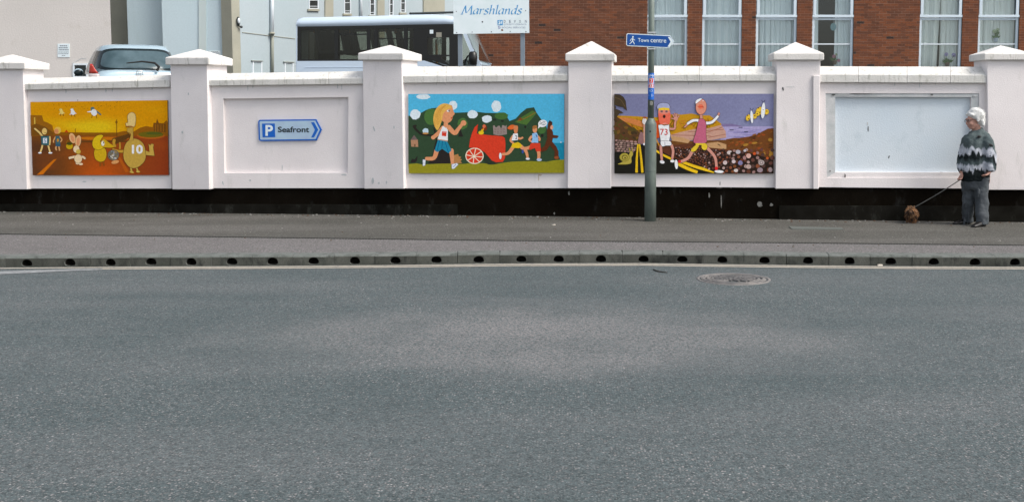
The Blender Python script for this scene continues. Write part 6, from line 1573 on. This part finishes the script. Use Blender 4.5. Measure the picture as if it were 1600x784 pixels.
def hand(wr, dirn, side, curl, thumb):
    d = dirn.normalized(); s = side.normalized(); nrm = d.cross(s)
    M_ = Matrix((d, s, nrm)).transposed()
    b.ell(wr + d * .045, .048, .038, .018, rot=M_)
    for k, (o, ln) in enumerate(((-.027, .062), (-.009, .072), (.009, .068), (.026, .052))):
        r0 = wr + d * .082 + s * o; pts = [wr + d * .05 + s * o * .8, r0]; ang = 0.0; cur = r0
        for j in range(3):
            ang += curl * (.8 if j == 0 else 1); cur = cur + (d * math.cos(ang) + nrm * math.sin(ang)) * ln / 3; pts.append(cur)
        b.tube(pts, [.010, .0098, .0092, .0086, .0075], 8)
    t0 = wr + d * .02 + s * thumb * .03
    b.tube([t0, t0 + d * .028 + s * thumb * .022 + nrm * .010, t0 + d * .056 + s * thumb * .022 + nrm * .022, t0 + d * .074 + s * thumb * .012 + nrm * .030], [.013, .012, .0105, .008], 8)
hand(wr_n, Vector((-.62, -.25, -.45)), Vector((0.2, -.9, .35)), .35, -1)
hand(wr_f, Vector((-.15, -.25, -.9)), Vector((0, -1, .2)), .85, -1)
hip_n, hip_f = L(1533, 286, -.05), L(1516, 286, .06)
tubes(b, [hip_n, L(1533.5, 318, -.10), L(1536, 348.5, -.20)], [.085, .058, .04]); tubes(b, [hip_f, L(1513.5, 316, .04), L(1514, 345.5, .10)], [.085, .058, .04])
for ft in ((1536.5, 353.9), (1511, 349.4)): b.ell(pave_at(*ft) + Vector((0, 0, .032)), .062, .026, .018)
body_o = remesh(b.build('body', M_SKIN, person), .0075, 4)
# face details
for s in (-1, 1):
    b = MB(); b.smooth = True; b.ell(H(.082, s * .030, .006), .010, .013, .008, 10, 6); e = b.build('eye', mat('eye_white', (.6, .6, .6, 1), .3), person)
    b = MB(); b.smooth = True; b.ell(H(.090, s * .030, .006), .005, .006, .006, 8, 6); b.build('iris', mat('iris_dark', (.03, .03, .035, 1), .2), e)
b = MB(); b.smooth = True; b.ell(H(.094, 0, -.072), .012, .022, .006, 10, 6); b.build('mouth', mat('lips', (.30, .12, .11, 1), .6), person)
M_SPEC = mat('spectacle_frame', (.05, .02, .02, 1), .4)
gl_ = bpy.data.objects.new('glasses', None); COL.objects.link(gl_); gl_.parent = person; gl_.location = H(.1, 0, .004) - PO
for s in (-1, 1):
    b = MB(); b.tube([H(.100, s * .033, .002) + sdv * (.024 * math.cos(a)) + upv * (.018 * math.sin(a)) for a in [2 * math.pi * k / 14 for k in range(15)]], .0028, 5, False); b.build('rim', M_SPEC, gl_)
    b = MB(); b.tube([H(.098, s * .058, .008), H(.04, s * .078, .010), H(-.01, s * .088, .006)], .003, 5); b.build('temple', M_SPEC, gl_)
b = MB(); b.tube([H(.102, -.01, .004), H(.106, 0, .007), H(.102, .01, .004)], .0028, 5); b.build('bridge', M_SPEC, gl_)
# hair: soft waved cap, longer at the nape
b = MB(); rnd = random.Random(5)
b.ell(H(-.035, 0, .050), .104, .098, .096); b.ell(H(-.075, 0, -.02), .060, .082, .090)
for k in range(70):
    a = rnd.uniform(0, 2 * math.pi); e = rnd.uniform(-.35, 1.4)
    f, s, u = math.cos(e) * math.cos(a), math.cos(e) * math.sin(a), math.sin(e)
    if f > .12 and u < .66: continue
    b.ell(H(-.035 + f * .098, s * .092, .045 + u * .092), .026, .024, .024, 8, 6)
for k in range(34):
    a = rnd.uniform(math.pi * .58, math.pi * 1.42); u = rnd.uniform(-.105, .02)
    b.ell(H(-.052 + math.cos(a) * .080, math.sin(a) * .080, u), .023, .022, .026, 8, 6)
for s in (-1, 1):
    for k in range(4): b.ell(H(-.02 + .012 * (k % 2), s * .086, .03 - k * .016), .022, .013, .020, 8, 6)
for k in range(9): b.ell(H(.045 + .008 * (k % 2), (k - 4) * .018, .096 - abs(k - 4) * .006), .026, .018, .020, 8, 6)
hair = remesh(b.build('hair', M_HAIR, person), .009, 9, .5)
b = MB(); rnd = random.Random(8)
for k in range(1500):   # fine loose strands
    a = rnd.uniform(0, 2 * math.pi); e = rnd.uniform(-.9, 1.5); f, s, u = math.cos(e) * math.cos(a), math.cos(e) * math.sin(a), math.sin(e)
    if f > .1 and u < .55: continue
    p = H(-.04 + f * .108, s * .102, .042 + u * .104) if u > -.3 else H(-.055 + f * .092, s * .094, u * .11 + .02)
    d = (hf * rnd.uniform(-1, .3) + sdv * rnd.uniform(-.6, .6) + hu * rnd.uniform(-.9, .2)).normalized(); o_ = (p - HC).normalized(); ln = rnd.uniform(.02, .05)
    w_ = d.cross(o_).normalized() * .0016; m1 = p + d * ln * .5 + o_ * rnd.uniform(.002, .010); m2 = p + d * ln + o_ * rnd.uniform(-.004, .008)
    b.poly([p - w_, p + w_, m1 + w_, m1 - w_]); b.poly([m1 - w_, m1 + w_, m2])
o = b.build('loose_strands', M_HAIR, hair, base=None); o['kind'] = 'stuff'
# fleece jacket: trunk, two sleeves, collar
b = MB(); tw = R(14)
prof_ = [(204.5, 1528, .075, .075), (207, 1528, .120, .09), (210.5, 1528, .160, .105), (216, 1527.5, .185, .122), (222, 1527, .197, .134), (230, 1526.5, .196, .150), (243, 1526, .203, .160), (256, 1525, .205, .168), (266, 1524.5, .202, .170), (274, 1524, .195, .165), (280, 1524, .190, .158), (282.5, 1524, .176, .150)]
b.loft([ringE(L(x_, y_, .01), rx, ry, 24, tw) for y_, x_, rx, ry in prof_])
b.tube([L(1538.5, 213.5, -.05), L(1543, 221, -.09), L(1546.5, 237, -.12), L(1549, 252, -.145), L(1548.5, 262, -.165), L(1548, 268, -.172)], [.066, .078, .078, .077, .070, .056], 14)
b.tube([L(1515, 214, .06), L(1510, 223, .09), L(1506, 240, .10), L(1504.5, 254, .06), L(1505, 266, .01), L(1504.5, 270.5, -.01)], [.066, .076, .078, .078, .070, .056], 14)
b.loft([ringE(L(x_, y_, .0), rx, ry, 20, tw, fz) for y_, x_, rx, ry, fz in ((213, 1527, .115, .095, .1), (208, 1526.5, .088, .082, .22), (203, 1526, .078, .074, .30), (201.5, 1526, .074, .070, .30))])
rnd = random.Random(11)
for k in range(22):   # folds
    y_ = rnd.uniform(232, 278); sx_ = rnd.uniform(-.17, .17); c = L(1526, y_, .01); yy = -math.sqrt(max(0, 1 - (sx_ / .215) ** 2)) * .160
    c = c + Vector((sx_, yy + .004, 0)); ln = rnd.uniform(.05, .12); b.tube([c, c + Vector((rnd.uniform(-.03, .03), 0, -ln * .5)), c + Vector((rnd.uniform(-.06, .06), .004, -ln))], [.006, .014, .006], 8)
jk = b.build('fleece_jacket', M_FLEECE, person); remesh(jk, .010, 4)
tx = bpy.data.textures.new('cloth_folds', 'CLOUDS'); tx.noise_scale = .11; tx.noise_depth = 2
dm = jk.modifiers.new('folds', 'DISPLACE'); dm.texture = tx; dm.strength = .045; dm.mid_level = .5; dm.texture_coords = 'LOCAL'
b = MB(); c = L(1528, 213, -.105); 
b.tube([L(1527, 214, -.123), L(1530, 213.6, -.125), L(1532.5, 213.2, -.112)], [.012, .016, .010], 8); b.build('chest_logo', M_SHOE, jk)
b = MB(); b.tube([L(1545.5, 226, -.195), L(1548.5, 226.4, -.197), L(1551.5, 227.6, -.185)], [.010, .013, .009], 8); b.build('sleeve_logo', M_SHOE, jk)
# trousers
b = MB()
b.loft([ringE(L(1524, y_, .0), rx, ry, 20) for y_, rx, ry in ((274, .168, .125), (284, .172, .13), (291, .165, .125), (297, .15, .105))])
def leg(cs):
    b.loft([ringE(L(x_, y_, yy), rx, ry, 18) for x_, y_, yy, rx, ry in cs])
leg([(1533, 277, -.02, .105, .12), (1533, 287, -.03, .100, .115), (1533, 300, -.06, .092, .10), (1534, 318, -.09, .086, .088), (1534.5, 334, -.15, .080, .080), (1535, 343, -.17, .078, .078), (1535.5, 350.2, -.18, .079, .08)])
leg([(1515, 277, .05, .105, .12), (1514.5, 287, .05, .100, .115), (1513.5, 300, .05, .085, .10), (1512.5, 318, .05, .074, .086), (1512, 334, .09, .070, .078), (1512.3, 341, .11, .069, .076), (1513, 347, .12, .070, .078)])
for k in range(16):
    x_, y_, yy, rx = rnd.choice(((1533.5, 0, -.165, .05), (1513, 0, -.025, .045))); y_ = rnd.uniform(286, 340)
    c = L(x_ + rnd.uniform(-6, 6), y_, yy + .02); b.tube([c, c + Vector((rnd.uniform(-.01, .01), -.004, -.07)), c + Vector((rnd.uniform(-.03, .03), 0, -.15))], [.004, .011, .004], 7)
tr = b.build('trousers', M_TROUS, person); remesh(tr, .009, 3)
tx2 = bpy.data.textures.new('trouser_folds', 'CLOUDS'); tx2.noise_scale = .09; tx2.noise_depth = 2
dm = tr.modifiers.new('folds', 'DISPLACE'); dm.texture = tx2; dm.strength = .030; dm.mid_level = .5; dm.texture_coords = 'LOCAL'
# shoes
def shoe(heel, toe, yy):
    b = MB(); a = pave_at(*heel); t_ = pave_at(*toe); d = (t_ - a); ln = d.length; d.normalize(); s = Vector((-d.y, d.x, 0))
    gz = pave_at(heel[0], heel[1]).z
    prof = [(0, .03, .045), (.08, .040, .070), (.3, .042, .075), (.55, .046, .058), (.8, .046, .042), (.95, .034, .032), (1.0, .018, .022)]
    rings = []
    for f, w_, h_ in prof:
        c = a + d * ln * f; c.z = gz
        rings.append([c + s * w_ * math.cos(an) + upv * max(0, h_ * (.5 + .62 * math.sin(an))) for an in [2 * math.pi * k / 16 for k in range(16)]])
    b.smooth = True; b.loft(rings); o = b.build('shoe', M_SHOE, person)
    ss = o.modifiers.new('sub', 'SUBSURF'); ss.levels = 1; ss.render_levels = 1
shoe((1543.5, 353.3), (1524.5, 355.2), 0); shoe((1520.5, 348.8), (1494, 350.6), 0)

# --- dog: small shaggy terrier, head towards the viewer's left
M_DOG = mat('brown_dog_coat', (0.20, 0.105, 0.05, 1), .9, var=(0.09, 0.05, 0.03, 1), vscale=22)
M_DOGT = [mat('tan_fur', (0.42, 0.22, 0.10, 1), .9), mat('brown_fur', (0.24, 0.105, 0.04, 1), .9), mat('dark_fur', (0.035, 0.028, 0.026, 1), .9), mat('pale_fur', (0.42, 0.33, 0.24, 1), .9)]
dg = pave_at(1428, 347.6); 
dog = thing('dog', 'small shaggy brown terrier standing on a lead by the wall', 'dog', dg)
b = MB(); da = R(248)   # faces the viewer, slightly left
df = Vector((math.cos(da), math.sin(da), 0)); dsd = Vector((-df.y, df.x, 0))
def D(f, s, u): return dg + df * f + dsd * s + upv * u
for f, rx, rz, u in ((.08, .062, .066, .118), (.0, .058, .060, .115), (-.09, .056, .058, .115)): b.ell(D(f, 0, u), rx, rx, rz)
b.tube([D(.1, 0, .12), D(-.1, 0, .118)], [.058, .056], 14)
b.tube([D(.10, 0, .13), D(.14, 0, .165)], [.042, .038], 12)
b.ell(D(.15, 0, .178), .046, .046, .043); b.tube([D(.16, 0, .166), D(.215, 0, .152)], [.030, .020], 10); b.ell(D(.16, 0, .19), .026, .034, .016)
for s in (-1, 1):
    b.tube([D(.145, s * .030, .205), D(.138, s * .044, .246)], [.020, .007], 8)
    b.tube([D(.08, s * .034, .095), D(.083, s * .036, .05), D(.078, s * .036, .012)], [.024, .015, .013], 8); b.ell(D(.088, s * .036, .008), .018, .014, .009)
    b.tube([D(-.10, s * .036, .10), D(-.085, s * .040, .066), D(-.118, s * .040, .040), D(-.112, s * .040, .012)], [.030, .020, .013, .012], 8); b.ell(D(-.102, s * .04, .008), .018, .014, .009)
b.tube([D(-.145, 0, .145), D(-.17, 0, .18), D(-.165, 0, .205)], [.016, .012, .006], 8)
remesh(b.build('body', M_DOG, dog), .007, 3)
for s in (-1, 1):
    b = MB(); b.smooth = True; b.ell(D(.184, s * .017, .182), .006, .006, .006, 8, 6); b.build('eye', M_SHOE, dog)
b = MB(); b.smooth = True; b.ell(D(.222, 0, .155), .009, .011, .008, 8, 6); b.build('nose', M_SHOE, dog)
rnd = random.Random(3); fur = MB()
def tuft(p, d, ln, w_, mi):
    s = d.cross(Vector((rnd.uniform(-1, 1), rnd.uniform(-1, 1), rnd.uniform(-1, 1)))).normalized() * w_
    q = p + d * ln * .55 + Vector((0, 0, -ln * .12)); e = p + d * ln + Vector((0, 0, -ln * .42))
    fur.use(M_DOGT[mi]); fur.poly([p - s, p + s, q + s * .8, q - s * .8]); fur.poly([q - s * .8, q + s * .8, e])
for k in range(1900):
    f = rnd.uniform(-.15, .12); a = rnd.uniform(0, 2 * math.pi); n_ = dsd * math.cos(a) + upv * math.sin(a)
    p = D(f, 0, .117) + n_ * .056; mi = rnd.choices((0, 1, 2, 3), (4, 5, 3, 1))[0]
    if math.sin(a) < -.2: mi = rnd.choices((1, 2), (1, 2))[0]
    if math.sin(a) > .7: mi = rnd.choices((0, 1, 3), (4, 2, 1))[0]
    tuft(p, (n_ + Vector((rnd.uniform(-.5, .5), rnd.uniform(-.5, .5), -.5))).normalized(), rnd.uniform(.022, .045), .0030, mi)
for k in range(1100):
    th, ph = rnd.uniform(0, math.pi), rnd.uniform(0, 2 * math.pi); n_ = df * math.sin(th) * math.cos(ph) + dsd * math.sin(th) * math.sin(ph) + upv * math.cos(th)
    if n_.dot(df) > .8 and n_.z > -.1: continue
    p = D(.152, 0, .178) + n_ * .043; mi = rnd.choices((0, 1, 2, 3), (5, 3, 1, 2))[0]
    if n_.dot(df) > .3 and n_.z < .1: mi = rnd.choices((0, 2, 1), (1, 6, 1))[0]
    tuft(p, (n_ + Vector((rnd.uniform(-.4, .4), rnd.uniform(-.4, .4), -.45))).normalized(), rnd.uniform(.025, .05), .0026, mi)
for k in range(700):
    s = rnd.choice((-1, 1)); f = rnd.choice((.082, -.105)); u = rnd.uniform(.015, .09); a = rnd.uniform(0, 6.28); n_ = df * math.cos(a) + dsd * math.sin(a)
    tuft(D(f, s * .037, u) + n_ * .014, (n_ + Vector((0, 0, -.8))).normalized(), rnd.uniform(.015, .035), .0025, rnd.choices((0, 1, 2), (3, 4, 3))[0])
o = fur.build('fur', None, dog); o['kind'] = 'stuff'
# lead from the hand to the dog's collar
b = MB(); b.tube([D(.12, 0, .148) + (dsd * math.cos(a) + (upv * .7 + df * .7).normalized() * math.sin(a)) * .046 for a in [2 * math.pi * k / 16 for k in range(17)]], .006, 6, False); b.build('collar', M_SHOE, dog)
h0 = L(1502.5, 279.5, -.06); h1 = D(.115, 0, .196)
pts = [h0.lerp(h1, k / 12) + Vector((0, 0, -.012 * math.sin(math.pi * k / 12))) for k in range(13)]
tag(MB().tube(pts, .0065, 6).build('dog_lead', mat('lead_cord', (.03, .03, .03, 1), .5, var=(.10, .10, .09, 1), vscale=5), base=h1), 'thin dark lead running from the hand down to the dog', 'dog lead')
